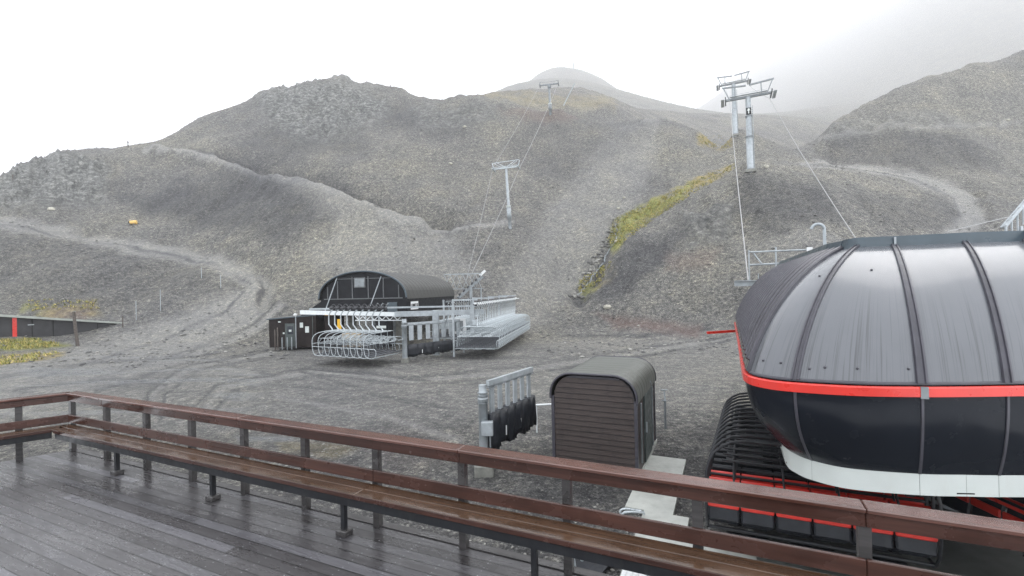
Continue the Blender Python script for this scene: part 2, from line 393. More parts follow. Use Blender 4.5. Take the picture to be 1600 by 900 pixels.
def text_mesh(name, body, size, mat, parent, loc, rot, ext=.006, sx=1.0):
    cu = bpy.data.curves.new(name, 'FONT'); cu.body = body; cu.size = size; cu.extrude = ext; cu.align_x = 'CENTER'; cu.align_y = 'CENTER'
    cu.offset = size*.02
    to = bpy.data.objects.new(name+'_tmp', cu); sc.collection.objects.link(to)
    dg = bpy.context.evaluated_depsgraph_get(); me = bpy.data.meshes.new_from_object(to.evaluated_get(dg))
    bpy.data.objects.remove(to); me.materials.clear(); me.materials.append(mat)
    o = bpy.data.objects.new(name, me); sc.collection.objects.link(o); o.parent = parent; o.location = loc; o.rotation_euler = rot
    o.scale = (sx, 1, 1); return o

# ------------------------------------------------------------------ numpy noise
def _hash(ix, iy, seed):
    n = (ix.astype(np.int64)*374761393 + iy.astype(np.int64)*668265263 + seed*1442695041) & 0x7fffffff
    n = ((n ^ (n >> 13))*1274126177) & 0x7fffffff
    return ((n ^ (n >> 16)) & 0xffff)/65535.0
def vnoise(x, y, seed=0):
    ix = np.floor(x); iy = np.floor(y); fx = x-ix; fy = y-iy
    fx = fx*fx*fx*(fx*(fx*6-15)+10); fy = fy*fy*fy*(fy*(fy*6-15)+10)
    a = _hash(ix, iy, seed); b = _hash(ix+1, iy, seed); c = _hash(ix, iy+1, seed); d = _hash(ix+1, iy+1, seed)
    return (a+(b-a)*fx+(c-a)*fy+(a-b-c+d)*fx*fy)*2-1
def fbm(x, y, oct=5, seed=0, gain=.5, ridge=False):
    t = np.zeros_like(x); a = 1.0
    for k in range(oct):
        n = vnoise(x*2**k+13.7*k, y*2**k+7.1*k, seed+k)
        t += a*((1-2*np.abs(n)) if ridge else n); a *= gain
    return t

# ------------------------------------------------------------------ terrain
CT = [  # px, py, distance: how the hillside lies
 (0,560,38),(0,528,50),(0,500,58),(0,480,62),(0,430,70),(0,365,78),(0,335,86),(0,310,100),(0,286,112),
 (60,262,116),(100,560,44),(100,515,56),(100,480,62),(100,430,70),(100,380,80),(100,350,88),(100,310,100),(100,238,120),
 (-200,540,42),(-200,480,60),(-200,360,76),(-200,320,86),(-200,300,110),
 (200,548,50),(200,510,58),(200,470,65),(200,400,78),(200,375,86),(200,345,92),(200,300,103),(200,232,126),
 (300,528,56),(300,490,62),(300,450,70),(300,415,79),(300,400,83),(300,360,91),(300,300,103),(300,252,114),(300,190,145),
 (400,505,60),(400,470,65),(400,430,73),(400,400,79),(400,350,88),(400,300,99),(400,275,106),(400,215,126),(400,152,150),
 (500,440,68),(500,400,75),(500,350,84),(500,310,93),(500,250,112),(500,190,134),(545,127,156),(470,134,155),
 (600,420,70),(600,380,76),(600,340,85),(600,300,96),(600,230,116),(600,170,139),(620,139,152),
 (700,440,68),(700,400,75),(700,356,85),(700,300,99),(700,230,119),(700,180,135),(720,149,146),
 (797,440,68),(797,400,76),(797,358,86),(800,300,101),(800,220,123),(800,158,143),
 (860,182,138),(870,166,143),(900,179,142),(1000,183,141),(1050,190,138),(1100,212,131),(1138,240,122),
 (900,440,72),(900,400,79),(900,340,92),(900,280,107),(900,220,126),(850,470,66),(760,470,64),(650,470,64),(550,470,64),
 (1000,360,86),(1000,290,102),(1000,240,116),(1050,250,112),(1100,250,108),
 (905,470,66),(935,430,71),(955,385,77),(985,350,83),(1040,310,91),(1090,285,97),(1143,262,102),
 (990,470,61),(1010,440,64),(1040,400,68),(1080,350,73),(1120,310,78),(1150,285,80),
 (950,500,60),(1050,500,57),(1130,500,55),(1100,450,60),(1150,400,64),(1120,360,70),(1150,330,73),
 (1173,270,79),(1150,275,80),(1200,266,80),(1250,275,78),(1300,300,72),(1250,330,68),(1200,380,62),(1280,380,58),(1340,340,66),(1400,350,66),
 (1260,258,98),(1320,256,97),(1400,270,93),(1480,295,86),(1510,330,77),(1470,360,68),(1560,300,86),(1600,330,76),(1560,350,70),(1600,290,90),
 (1180,240,108),(1148,212,120),(1200,222,122),(1250,232,118),(1300,240,110),(1400,245,104),(1450,240,104),
 (1255,228,119),(1300,193,124),(1350,163,128),(1400,138,131),(1450,119,133),(1520,98,135),(1600,78,138),(1600,200,114),(1500,190,116),(1600,130,127),(1400,200,115),(1350,205,116),(1530,240,104),
 (1800,60,135),(1800,250,100),(1800,350,70),
 (740,147,172),(830,153,180),(880,158,185),(960,172,178),(900,157,300),(840,153,300),
 (875,106,1500),(852,110,1490),(903,111,1490),(800,150,1400),(828,126,1450),(940,124,1450),(962,138,1400),(985,153,1300),(1010,168,1200),(760,200,1800),(770,178,1400),(760,165,700),
 (875,165,2400),(950,180,2400),(1000,190,2400),(1020,190,1500),(1080,178,600),(1130,195,300),(1200,202,300),(1250,194,330),(1100,186,560),(1080,178,3900),(1150,125,3700),(1250,75,3000),(1400,10,2100),(1600,-70,1400),(1800,-110,1300),(1300,165,800),(1450,120,950),(1600,60,850),(1250,150,1800),
]
PTS = []; VAL = []
def addc(X, Y, Z): PTS.append((X/Y, math.log(Y))); VAL.append(Z/Y)
for (px, py, Y) in CT: p = at(px, py, Y); addc(p.x, p.y, p.z)
for Y in (20, 28, 36, 44):
    for u in np.linspace(-1.7, 1.7, 14): addc(u*Y, Y, GZ)
for u in np.linspace(-.5, .05, 6): addc(u*54, 54, GZ)
for (px, py, Y) in [(0,286,112),(60,262,116),(100,238,120),(200,232,126),(300,190,145),(400,152,150),(470,134,155),(545,127,156),(620,139,152)]:
    p = at(px, py, Y)
    for k, dz in ((1.1, -1), (1.35, -12), (2.0, -45), (3.0, -60)): addc(p.x*k, p.y*k, p.z+dz)
for (px, py, Y) in [(720,149,146),(800,158,143),(900,179,142),(1000,183,141),(1050,190,138),(1100,212,131)]:
    p = at(px, py, Y); addc(p.x*1.07, p.y*1.07, p.z-1.5)
for (px, py, Y) in [(1255,228,119),(1350,163,128),(1450,119,133),(1520,98,135),(1600,78,138)]:
    p = at(px, py, Y)
    for k, dz in ((1.12, -3), (1.5, -12)): addc(p.x*k, p.y*k, p.z+dz)
PTS = np.array(PTS); VAL = np.array(VAL)
SX = 1.6
def _phi(r2): return .5*r2*np.log(r2+1e-12)
def _feat(P): Q = P.copy(); Q[:, 0] *= SX; return Q
_P = _feat(PTS); n_ = len(_P)
_K = _phi(((_P[:, None]-_P[None])**2).sum(-1)) + np.eye(n_)*2e-4
_T = np.c_[np.ones(n_), _P]
_A = np.block([[_K, _T], [_T.T, np.zeros((3, 3))]])
_w = np.linalg.solve(_A, np.r_[VAL, 0, 0, 0])
def base_z(X, Y):
    X = np.atleast_1d(np.asarray(X, float)); Y = np.atleast_1d(np.asarray(Y, float))
    Yc = np.maximum(Y, 2.0); Q = _feat(np.c_[X/Yc, np.log(Yc)]); out = np.zeros(len(Q))
    for i in range(0, len(Q), 20000):
        q = Q[i:i+20000]; r2 = ((q[:, None]-_P[None])**2).sum(-1)
        out[i:i+20000] = _phi(r2)@_w[:n_] + _w[n_] + q@_w[n_+1:]
    z = out*Yc
    t = np.clip((Y-30)/22, 0, 1); t = t*t*(3-2*t)
    z = GZ*(1-t)+z*t
    return np.maximum(z, -7.0)
def inpoly(px, py, poly, feather):
    """soft mask: 1 inside the outline, falling to 0 over feather"""
    P = np.array(poly, float); n = len(P); inside = np.zeros(px.shape, bool); dmin = np.full(px.shape, 1e9)
    for i in range(n):
        x0, y0 = P[i]; x1, y1 = P[(i+1) % n]
        cond = ((y0 > py) != (y1 > py)); xx = (x1-x0)*(py-y0)/((y1-y0) if y1 != y0 else 1e-9)+x0
        inside ^= cond & (px < xx)
        t = np.clip(((px-x0)*(x1-x0)+(py-y0)*(y1-y0))/((x1-x0)**2+(y1-y0)**2+1e-9), 0, 1)
        dmin = np.minimum(dmin, np.hypot(px-x0-t*(x1-x0), py-y0-t*(y1-y0)))
    sdv = np.where(inside, dmin, -dmin); return np.clip(sdv/feather+.5, 0, 1)
def path_mask(px, py, pts, feather=.6):
    """pts: (x, y, half width)"""
    m = np.zeros(px.shape)
    for (x0, y0, w0), (x1, y1, w1) in zip(pts[:-1], pts[1:]):
        t = np.clip(((px-x0)*(x1-x0)+(py-y0)*(y1-y0))/((x1-x0)**2+(y1-y0)**2), 0, 1)
        w = w0+(w1-w0)*t; d = np.hypot(px-x0-t*(x1-x0), py-y0-t*(y1-y0))
        m = np.maximum(m, np.clip((w-d)/(w*feather)+.5, 0, 1))
    return m
NU, NY = 840, 760
us = np.linspace(-1.75, 1.75, NU)
ys = np.exp(np.linspace(math.log(1.2), math.log(4100), NY-90)); ys = np.concatenate([ys[ys < 28], np.exp(np.linspace(math.log(28), math.log(4100), NY-(ys < 28).sum()))])
U, Yg = np.meshgrid(us, ys); Xg = U*Yg
Zb = base_z(Xg.ravel(), Yg.ravel()).reshape(Xg.shape)
PX, PY = project(Xg, Yg, Zb)
vis = (Yg < 165)
jx = fbm(Xg*.25, Yg*.25, 4, 50)*6; jy = fbm(Xg*.25, Yg*.25, 4, 60)*4
qx, qy = PX+jx, PY+jy
rock = np.maximum.reduce([
    inpoly(qx, qy, [(0,290),(60,243),(110,240),(175,262),(165,300),(90,330),(20,325),(-60,300)], 14),
    inpoly(qx, qy, [(395,150),(470,135),(545,127),(610,150),(600,185),(560,215),(470,225),(430,200)], 22),
    inpoly(qx, qy, [(640,170),(760,165),(790,185),(740,200),(650,205)], 16)*.6,
    inpoly(qx, qy, [(1300,185),(1480,175),(1520,200),(1400,215),(1290,215)], 16)*.4,
    inpoly(qx, qy, [(1060,340),(1140,330),(1150,370),(1080,385)], 14)*.6])*vis
moss = np.maximum.reduce([
    inpoly(qx, qy, [(952,345),(1010,318),(1050,300),(1080,285),(1075,310),(1020,345),(965,390),(950,375)], 7),
    inpoly(qx, qy, [(905,440),(925,425),(950,420),(935,440),(910,462)], 6)*.55,
    inpoly(qx, qy, [(-100,528),(60,527),(110,540),(60,545),(0,548),(-100,552)], 6),
    inpoly(qx, qy, [(30,470),(60,466),(60,478),(30,482)], 6)*.7])*vis
gold = np.maximum.reduce([
    inpoly(qx, qy, [(1010,318),(1090,280),(1148,256),(1148,264),(1080,305),(1035,335),(1000,352),(960,392),(975,360)], 7),
    inpoly(qx, qy, [(1088,212),(1125,210),(1148,228),(1130,234),(1095,226)], 7),
    inpoly(qx, qy, [(50,472),(150,468),(160,485),(60,490)], 10)*.55,
    inpoly(qx, qy, [(-60,555),(40,552),(115,545),(60,566),(0,577),(-60,580)], 5)*.8,
    inpoly(qx, qy, [(920,440),(955,408),(965,415),(930,450)], 6)*.5,
    inpoly(qx, qy, [(430,690),(500,690),(560,700),(520,716),(440,705)], 8)*.25])*vis
gold = np.maximum(gold, inpoly(qx, qy, [(700,140),(960,150),(960,172),(850,168),(760,152)], 10)*((Yg > 160) & (Yg < 400))*.32)
road = np.maximum.reduce([
    path_mask(qx, qy, [(-100,330,13),(0,344,14),(150,374,15),(300,402,16),(380,425,18),(415,445,18),(390,475,26),(300,515,34),(150,575,40),(0,615,45)]),
    path_mask(qx, qy, [(225,235,3),(300,248,5),(380,264,8),(470,292,13),(540,315,14),(600,338,10),(680,357,5),(800,352,4)]),
    path_mask(qx, qy, [(1250,254,4),(1330,257,6),(1430,275,12),(1500,305,16),(1520,340,18),(1490,372,18)]),
    path_mask(qx, qy, [(1020,188,12),(990,230,40),(950,290,55),(900,360,50),(860,430,50),(800,480,40)])*.55,
    inpoly(qx, qy, [(430,290),(560,318),(700,365),(760,430),(560,440),(480,400),(520,350)], 26)*.6,  # right flank of the spur: graded tan, its lit side painted paler
    inpoly(qx, qy, [(1150,380),(1290,350),(1340,390),(1160,420)], 20)*.4,
    path_mask(qx, qy, [(1260,215,3),(1400,212,3),(1500,200,3),(1600,190,3)])*.6,
    inpoly(qx, qy, [(0,600),(300,545),(700,570),(900,520),(1150,505),(1250,530),(1100,640),(400,680),(0,660)], 40)*.55])*vis
dark = np.maximum.reduce([  # landform shade painted on flanks and basins, plus road edge and stream bed
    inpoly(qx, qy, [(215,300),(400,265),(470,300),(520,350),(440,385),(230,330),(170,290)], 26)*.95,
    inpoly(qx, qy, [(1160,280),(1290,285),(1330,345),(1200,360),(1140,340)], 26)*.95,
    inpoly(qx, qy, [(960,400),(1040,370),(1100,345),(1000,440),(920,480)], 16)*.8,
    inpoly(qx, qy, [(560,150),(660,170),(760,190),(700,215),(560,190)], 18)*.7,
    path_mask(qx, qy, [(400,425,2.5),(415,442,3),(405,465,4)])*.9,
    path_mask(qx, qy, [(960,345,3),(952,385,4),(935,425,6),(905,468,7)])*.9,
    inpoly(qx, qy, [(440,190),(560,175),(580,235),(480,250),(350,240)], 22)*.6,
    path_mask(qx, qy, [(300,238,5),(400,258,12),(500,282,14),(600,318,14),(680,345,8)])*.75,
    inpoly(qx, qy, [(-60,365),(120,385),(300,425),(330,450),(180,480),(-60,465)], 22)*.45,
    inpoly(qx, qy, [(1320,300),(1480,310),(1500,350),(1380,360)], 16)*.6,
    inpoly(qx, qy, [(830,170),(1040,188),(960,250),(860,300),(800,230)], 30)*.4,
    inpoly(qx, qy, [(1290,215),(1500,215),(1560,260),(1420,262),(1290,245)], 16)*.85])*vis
redm = np.maximum.reduce([
    inpoly(qx, qy, [(930,490),(1010,495),(1100,505),(1090,520),(960,508)], 12)*.7,
    inpoly(qx, qy, [(1040,395),(1130,385),(1110,420),(1040,420)], 14)*.35,
    inpoly(qx, qy, [(80,470),(150,475),(130,492),(60,488)], 10)*.6,
    inpoly(qx, qy, [(920,160),(780,172),(850,190),(900,182)], 8)*.4,
    inpoly(qx, qy, [(620,660),(720,700),(650,750),(560,700)], 30)*.15])*vis
dark = np.maximum(dark, np.clip(np.sin((Xg*.25+Yg*.97+fbm(Xg*.06, Yg*.06, 2, 77)*3)*2.1)-.6, 0, 1)*1.2*np.clip(fbm(Xg*.08, Yg*.08, 2, 78)+.25, 0, 1)*(Yg < 46)*(Yg > 12))
trk = np.zeros(PX.shape)
for tp in ([(0,590),(140,566),(300,556),(430,585)],[(225,650),(232,610),(290,572),(420,548)],[(250,655),(258,615),(312,578),(430,556)],[(300,640),(340,600),(480,575),(640,590),(820,572),(1000,545),(1140,522)],
           [(320,655),(365,612),(500,586),(650,602),(830,583),(1010,556),(1140,532)],[(420,600),(560,612),(720,640)],[(470,580),(620,625),(740,660)],[(560,580),(700,600),(860,600)],[(880,520),(1000,522),(1150,505)],[(20,610),(180,590),(260,600)],
           [(430,470),(395,505),(300,545),(120,600)],[(450,480),(415,515),(320,556),(150,612)],[(380,455),(345,490),(240,535),(60,590)],[(0,350),(150,380),(300,410),(390,440)],[(1260,256),(1340,260),(1430,280),(1490,312),(1500,345)]):
    tp2 = [(x, y, 2.2) for x, y in tp]; trk = np.maximum(trk, path_mask(PX+jx*.35, PY+jy*.3, tp2, 1.2))
trk = trk*vis*np.clip(.75+fbm(Xg*.2, Yg*.2, 2, 66)*.5, 0, 1)
trw = np.zeros(PX.shape)
for tp in ([(228,652),(243,608),(300,575),(425,552)],[(310,648),(352,606),(490,580),(645,596),(825,578),(1005,551),(1140,527)],[(440,475),(405,510),(310,550),(135,606)],[(0,600),(160,578),(290,566),(430,592)],[(430,620),(600,650),(720,690)]):
    trw = np.maximum(trw, path_mask(PX+jx*.35, PY+jy*.3, [(x, y, 5.5) for x, y in tp], 1.4))
road = np.maximum(road, np.clip(trw-trk, 0, 1)*vis)
dark = np.maximum(dark*(1-.5*trw), trk)
streak = fbm(Xg*.11+Yg*.05, Yg*.9, 4, 90)
wet = np.clip((streak-.12)*2.2, 0, 1)*inpoly(qx, qy, [(0,600),(60,560),(300,552),(420,590),(380,640),(150,655),(0,640)], 25)*.8
wet = np.maximum(wet, np.clip((fbm(Xg*.3, Yg*.8, 4, 95)-.15)*2, 0, 1)*inpoly(qx, qy, [(370,685),(440,676),(480,690),(430,702),(380,697)], 8))*vis
wet = np.maximum(wet, path_mask(PX+jx*.3, PY, [(962,350,1.2),(958,380,1),(940,420,1.4),(915,448,1.6),(897,466,2)])*.0)
brk = np.clip(.95+fbm(Xg*.45, Yg*.45, 4, 61)*1.0, 0, 1); moss = moss*brk; gold = gold*np.clip(brk+.1, 0, 1)
# relief: rills and lumps grow with the slope, fine roughness everywhere beyond the apron
slope = np.clip((Yg-46)/25, 0, 1)
amp = .12+slope*1.0
Z = Zb + slope*np.clip(1-(Xg/Yg-.45)*5, .15, 1)*(fbm(Xg*.05, Yg*.05, 3, 3)*.9 + fbm(Xg*.2, Yg*.13, 4, 9)*.42)
Z += np.minimum(amp, 1)*fbm(Xg*.9, Yg*.9, 4, 21)*.10*(1-road*.5)
Z += rock*(fbm(Xg*.16, Yg*.16, 6, 31, .6, True)*1.5+fbm(Xg*.6, Yg*.6, 3, 33, .6, True)*.35)
Z += dark*slope*(fbm(Xg*.8, Yg*.35, 3, 41, .55, True)*.12)
Z += (moss+gold)*slope*fbm(Xg*1.1, Yg*.8, 3, 44)*.18
Z += slope*fbm((Xg*.9-Yg*.3)*.75, (Xg*.3+Yg*.9)*.05, 3, 81)*.22*(1-road*.7)
Z -= trk*.05
flatn = (1-slope)
Z += flatn*(fbm(Xg*.35, Yg*.35, 3, 70)*.035+fbm(Xg*2.2, Yg*2.2, 3, 71)*.014)
# wheel ruts on the apron
rut = np.sin((Xg*.25+Yg*.97+fbm(Xg*.06, Yg*.06, 2, 77)*3)*2.1)
Z += flatn*np.clip(rut-.55, 0, 1)*-.11*np.clip(fbm(Xg*.08, Yg*.08, 2, 78)+.3, 0, 1)
track = path_mask(PX, PY, [(400,425,2.5),(415,442,3),(405,465,4)]); Z -= track*.35
hair = [(-100,322,9),(0,333,10),(150,362,10),(300,385,10),(380,408,9),(420,432,9),(412,470,9)]
Z -= path_mask(PX, PY, hair, 1.6)*1.1*vis
Z -= path_mask(PX, PY, [(350,246,8),(470,272,12),(560,300,14),(640,326,12),(700,342,8)], 1.8)*3.4*vis
Z += path_mask(PX, PY, [(240,240,6),(350,258,8),(470,296,14),(560,328,14),(660,352,8)], 1.8)*1.8*vis
Z -= path_mask(PX, PY, [(1300,250,6),(1430,264,8),(1520,295,9),(1540,335,9)], 1.6)*.9*vis
Z -= path_mask(PX, PY, [(958,345,7),(950,385,8),(930,425,9),(903,464,9)], 1.8)*1.1*vis
Z += path_mask(PX, PY, [(1290,232,8),(1400,216,14),(1500,225,14),(1560,250,8)], 1.8)*1.8*vis
near = np.clip((14-Yg)/4, 0, 1); Z = Z*(1-near)+(GZ+fbm(Xg*2, Yg*2, 3, 5)*.012)*near
vs = np.c_[Xg.ravel(), Yg.ravel(), Z.ravel()]
idx = np.arange(NU*len(ys)).reshape(len(ys), NU)
quads = np.stack([idx[:-1, :-1], idx[:-1, 1:], idx[1:, 1:], idx[1:, :-1]], -1).reshape(-1, 4)
me = bpy.data.meshes.new('ground')
me.vertices.add(len(vs)); me.vertices.foreach_set('co', vs.ravel())
me.loops.add(quads.size); me.loops.foreach_set('vertex_index', quads.ravel().astype(np.int32))
me.polygons.add(len(quads)); me.polygons.foreach_set('loop_start', np.arange(0, quads.size, 4, dtype=np.int32))
me.polygons.foreach_set('use_smooth', np.ones(len(quads), bool)); me.update(); me.validate()
ca = me.color_attributes.new('coverA', 'FLOAT_COLOR', 'POINT'); cb = me.color_attributes.new('coverB', 'FLOAT_COLOR', 'POINT')
f = lambda a: np.clip(a.ravel(), 0, 1)
ca.data.foreach_set('color', np.c_[f(moss), f(gold), f(road), f(wet)].ravel())
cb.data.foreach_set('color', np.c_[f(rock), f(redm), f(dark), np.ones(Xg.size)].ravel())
me.materials.append(M['ground'])
ground = bpy.data.objects.new('ground', me); sc.collection.objects.link(ground); tag(ground, kind='structure')
# sampled surface height, and where a line of sight meets the hill
lnY0 = np.log(ys)
def hz(X, Y):
    u = X/Y; fi = (u-us[0])/(us[1]-us[0]); i = int(np.clip(fi, 0, NU-2)); fu = fi-i
    j = int(np.clip(np.searchsorted(ys, Y)-1, 0, len(ys)-2)); fj = (Y-ys[j])/(ys[j+1]-ys[j])
    a = Z[j, i]*(1-fu)+Z[j, i+1]*fu; b = Z[j+1, i]*(1-fu)+Z[j+1, i+1]*fu
    return float(a*(1-fj)+b*fj)
def hit(px, py, y0=20.0, y1=4000.0):
    r = ray(px, py); Y = y0
    while Y < y1:
        p = r*(Y/r.y)
        if p.z <= hz(p.x, p.y): return V(p.x, p.y, hz(p.x, p.y))
        Y *= 1.004 if Y < 300 else 1.01
    return r*(y1/r.y)

# loose stones on the apron and lower slopes (nobody could count them)
def stones(count, region, smin, smax, seed, name):
    rs = np.random.RandomState(seed); b = MB()
    base = np.array([(1, 0, 0), (-1, 0, 0), (0, 1, 0), (0, -1, 0), (0, 0, .7), (0, 0, -.5), (.6, .6, .35), (-.6, .5, .4), (.5, -.6, .4), (-.6, -.6, .3)])
    T = [(4, 6, 7), (4, 7, 9), (4, 9, 8), (4, 8, 6), (6, 0, 2), (6, 2, 7), (7, 2, 1), (7, 1, 9), (9, 1, 3), (9, 3, 8), (8, 3, 0), (8, 0, 6)]
    VV = []; FF = []; k = 0
    for _ in range(count):
        X, Y = region(rs)
        s = smin+(smax-smin)*rs.rand()**4
        a = rs.rand()*2*PI; ca_, sa_ = math.cos(a), math.sin(a)
        q = base*(1+.35*(rs.rand(10, 3)-.5))*s*np.array([1, .6+.4*rs.rand(), .45+.4*rs.rand()])
        x = q[:, 0]*ca_-q[:, 1]*sa_+X; y = q[:, 0]*sa_+q[:, 1]*ca_+Y
        z = q[:, 2]+hz(X, Y)+s*.15
        VV.append(np.c_[x, y, z]); FF += [(a_+k, b_+k, c_+k) for a_, b_, c_ in T]; k += 10
    me = bpy.data.meshes.new(name); me.from_pydata(np.concatenate(VV).tolist(), [], FF); me.materials.append(M['stone'])
    o = bpy.data.objects.new(name, me); sc.collection.objects.link(o); tag(o, kind='stuff'); return o
def reg_near(rs):
    while True:
        Y = 7+33*rs.rand()**1.2; X = (rs.rand()*2.3-1.15)*Y
        la, al = X*Dv.x+Y*Dv.y, X*Lv.x+Y*Lv.y
        if al > 5.2 and not (-.1 < la < 9 and al < 26) and not (4.6 < al < 16 and 1.2 < la < 9) and not (-5.3 < la < -2.2 and 12.9 < al < 16.6): return X, Y
stones(42000, reg_near, .012, .055, 3, 'gravel')
def reg_far(rs):
    while True:
        Y = 36*math.exp(rs.rand()**.8*1.45); u = rs.rand()*2.2-1.1
        if not (Y < 62 and -.48 < u < .06): return u*Y, Y
stones(15000, reg_far, .04, .26, 4, 'scree')
# tussock grass in the gully and the low ground at the left
def tufts(name, polys, per, h, seed):
    rs = np.random.RandomState(seed); VV = []; FF = []; k = 0
    for poly, cnt in polys:
        xs = [p[0] for p in poly]; yy = [p[1] for p in poly]; made = 0; tries = 0
        while made < cnt and tries < cnt*12:
            tries += 1
            x = min(xs)+rs.rand()*(max(xs)-min(xs)); y = min(yy)+rs.rand()*(max(yy)-min(yy))
            if inpoly(np.array([x]), np.array([y]), poly, 1)[0] < .5: continue
            p = hit(x, y, 30)
            made += 1
            for q in range(per):
                a = rs.rand()*2*PI; l = h*(.5+rs.rand()); w = .045*(.6+rs.rand()); lean = .25+.6*rs.rand()
                o = p+V((rs.rand()-.5)*.5, (rs.rand()-.5)*.5, -.03)
                t = o+V(math.cos(a)*lean*l, math.sin(a)*lean*l-.1*l, l*.8)
                sx = V(-math.sin(a), math.cos(a), 0)*w
                VV += [o-sx, o+sx, t]; FF.append((k, k+1, k+2)); k += 3
    me = bpy.data.meshes.new(name); me.from_pydata([tuple(v) for v in VV], [], FF); me.materials.append(M['tuft'])
    o = bpy.data.objects.new(name, me); sc.collection.objects.link(o); tag(o, kind='stuff'); return o
tufts('tussock_grass', [([(955,345),(1010,320),(1080,285),(1148,256),(1148,264),(1080,306),(1020,345),(962,390),(950,375)], 700),
    ([(1090,213),(1125,211),(1146,228),(1128,233),(1095,226)], 160), ([(905,440),(925,425),(958,408),(935,446),(905,462)], 120),
    ([(0,530),(60,530),(105,540),(60,544),(0,548)], 130), ([(0,558),(100,549),(50,565),(0,571)], 60), ([(30,470),(150,470),(155,484),(50,488)], 60)], 9, .30, 5)

# ------------------------------------------------------------------ haze
hb = MB(); hb.box((0, 2080, 996), (15000, 4280, 2008)); haze = hb.build('haze', None)
hm = bpy.data.materials.new('thin_mountain_mist'); hm.use_nodes = True; nt = hm.node_tree; nt.nodes.clear()
pv = N(nt, 'ShaderNodeVolumePrincipled', Density=.00044); pv.inputs['Color'].default_value = (.99, .99, 1, 1); pv.inputs['Anisotropy'].default_value = .2
ou = nt.nodes.new('ShaderNodeOutputMaterial'); nt.links.new(pv.outputs[0], ou.inputs['Volume'])
haze.data.materials.clear(); haze.data.materials.append(hm); tag(haze, kind='stuff')

# ------------------------------------------------------------------ concrete pads (part of the ground)
def slab(poly, z, name):
    b = MB(); n = len(poly)
    P = [W(a, c, 0) for a, c in poly]
    b.add([(p.x, p.y, z) for p in P]+[(p.x, p.y, GZ-.3) for p in P], [tuple(range(n))]+[(i, i+n, (i+1) % n+n, (i+1) % n) for i in range(n)])
    return tag(b.build(name, M['concrete']), kind='structure')
slab([(-5.0, 12.6), (-3.4, 12.75), (-2.3, 12.95), (-2.3, 16.6), (-5.0, 16.6)], GZ+.14, 'concrete_pad')
slab([(-2.35, 12.6), (-1.25, 12.6), (-1.25, 15.1), (-2.35, 15.1)], GZ+.09, 'concrete_path')
slab([(-1.9, 8.2), (-1.9, 11.3), (-2.35, 11.3), (-2.35, 12.6), (-1.25, 12.6), (-1.25, 11.3), (-.9, 11.3), (-.9, 10.4), (.3, 10.4), (.3, 21), (9.2, 21), (9.2, 5.0), (-.9, 5.0), (-1.9, 5.0)][::-1], GZ+.105, 'concrete_apron')
slab([(.4, 5.3), (9.1, 5.3), (9.1, 20.9), (.4, 20.9)], GZ+.125, 'shade_toned_platform').data.materials[0] = M['shade_conc']  # shade below the station painted as a darker slab over the apron
slab([(-3.9, 4.75), (-1.9, 4.75), (-1.9, 7.6), (-3.4, 7.6)], GZ+.12, 'concrete_landing')

# ------------------------------------------------------------------ timber deck, railings and benches
DZ = -2.82
cor = Vector((-8.21, 8.64, 0)); EL = Vector((-.785, -.62, 0))
cl_, ca_ = cor.dot(Dv), cor.dot(Lv)
def loc2(v): return (v.dot(Dv)-cl_, v.dot(Lv)-ca_)     # deck frame: origin at the corner
dk = thing('timber_deck', 'wet dark boarded terrace floor below the camera', 'deck', (cor.x, cor.y, DZ), RZ)
ex, ey = loc2(cor+EL*14)
outer = [(-.06, .09), (18, .09), (18, -9.5), (ex-2, -9.5), (ex-.05, ey+.05)]
b = MB(); n = len(outer)
b.add([(x, y, 0) for x, y in outer]+[(x, y, -.03) for x, y in outer], [tuple(range(n))[::-1]]+[(i, (i+1) % n, (i+1) % n+n, i+n) for i in range(n)])
b.build('deck_boards', M['deck'], dk)
b = MB(); b.box((9, .115, -.13), (18, .045, .25)); a0 = V(-.06, .09, 0); a1 = V(ex-.05, ey+.05, 0); b.bar(a0+V(-.03, .03, -.13), a1+V(-.03, .03, -.13), .045, .25)
b.build('rim_joist', M['postwood'], dk)
b = MB(); b.box((8.97, .055, .006), (17.8, .10, .012)); b.build('edge_board', M['postwood'], dk)
for i in range(6):
    b = MB(); b.box((1.2+i*3.1, -.5, -1.35), (.14, .14, 2.5)); b.build('support_post', M['oldwood'], dk)

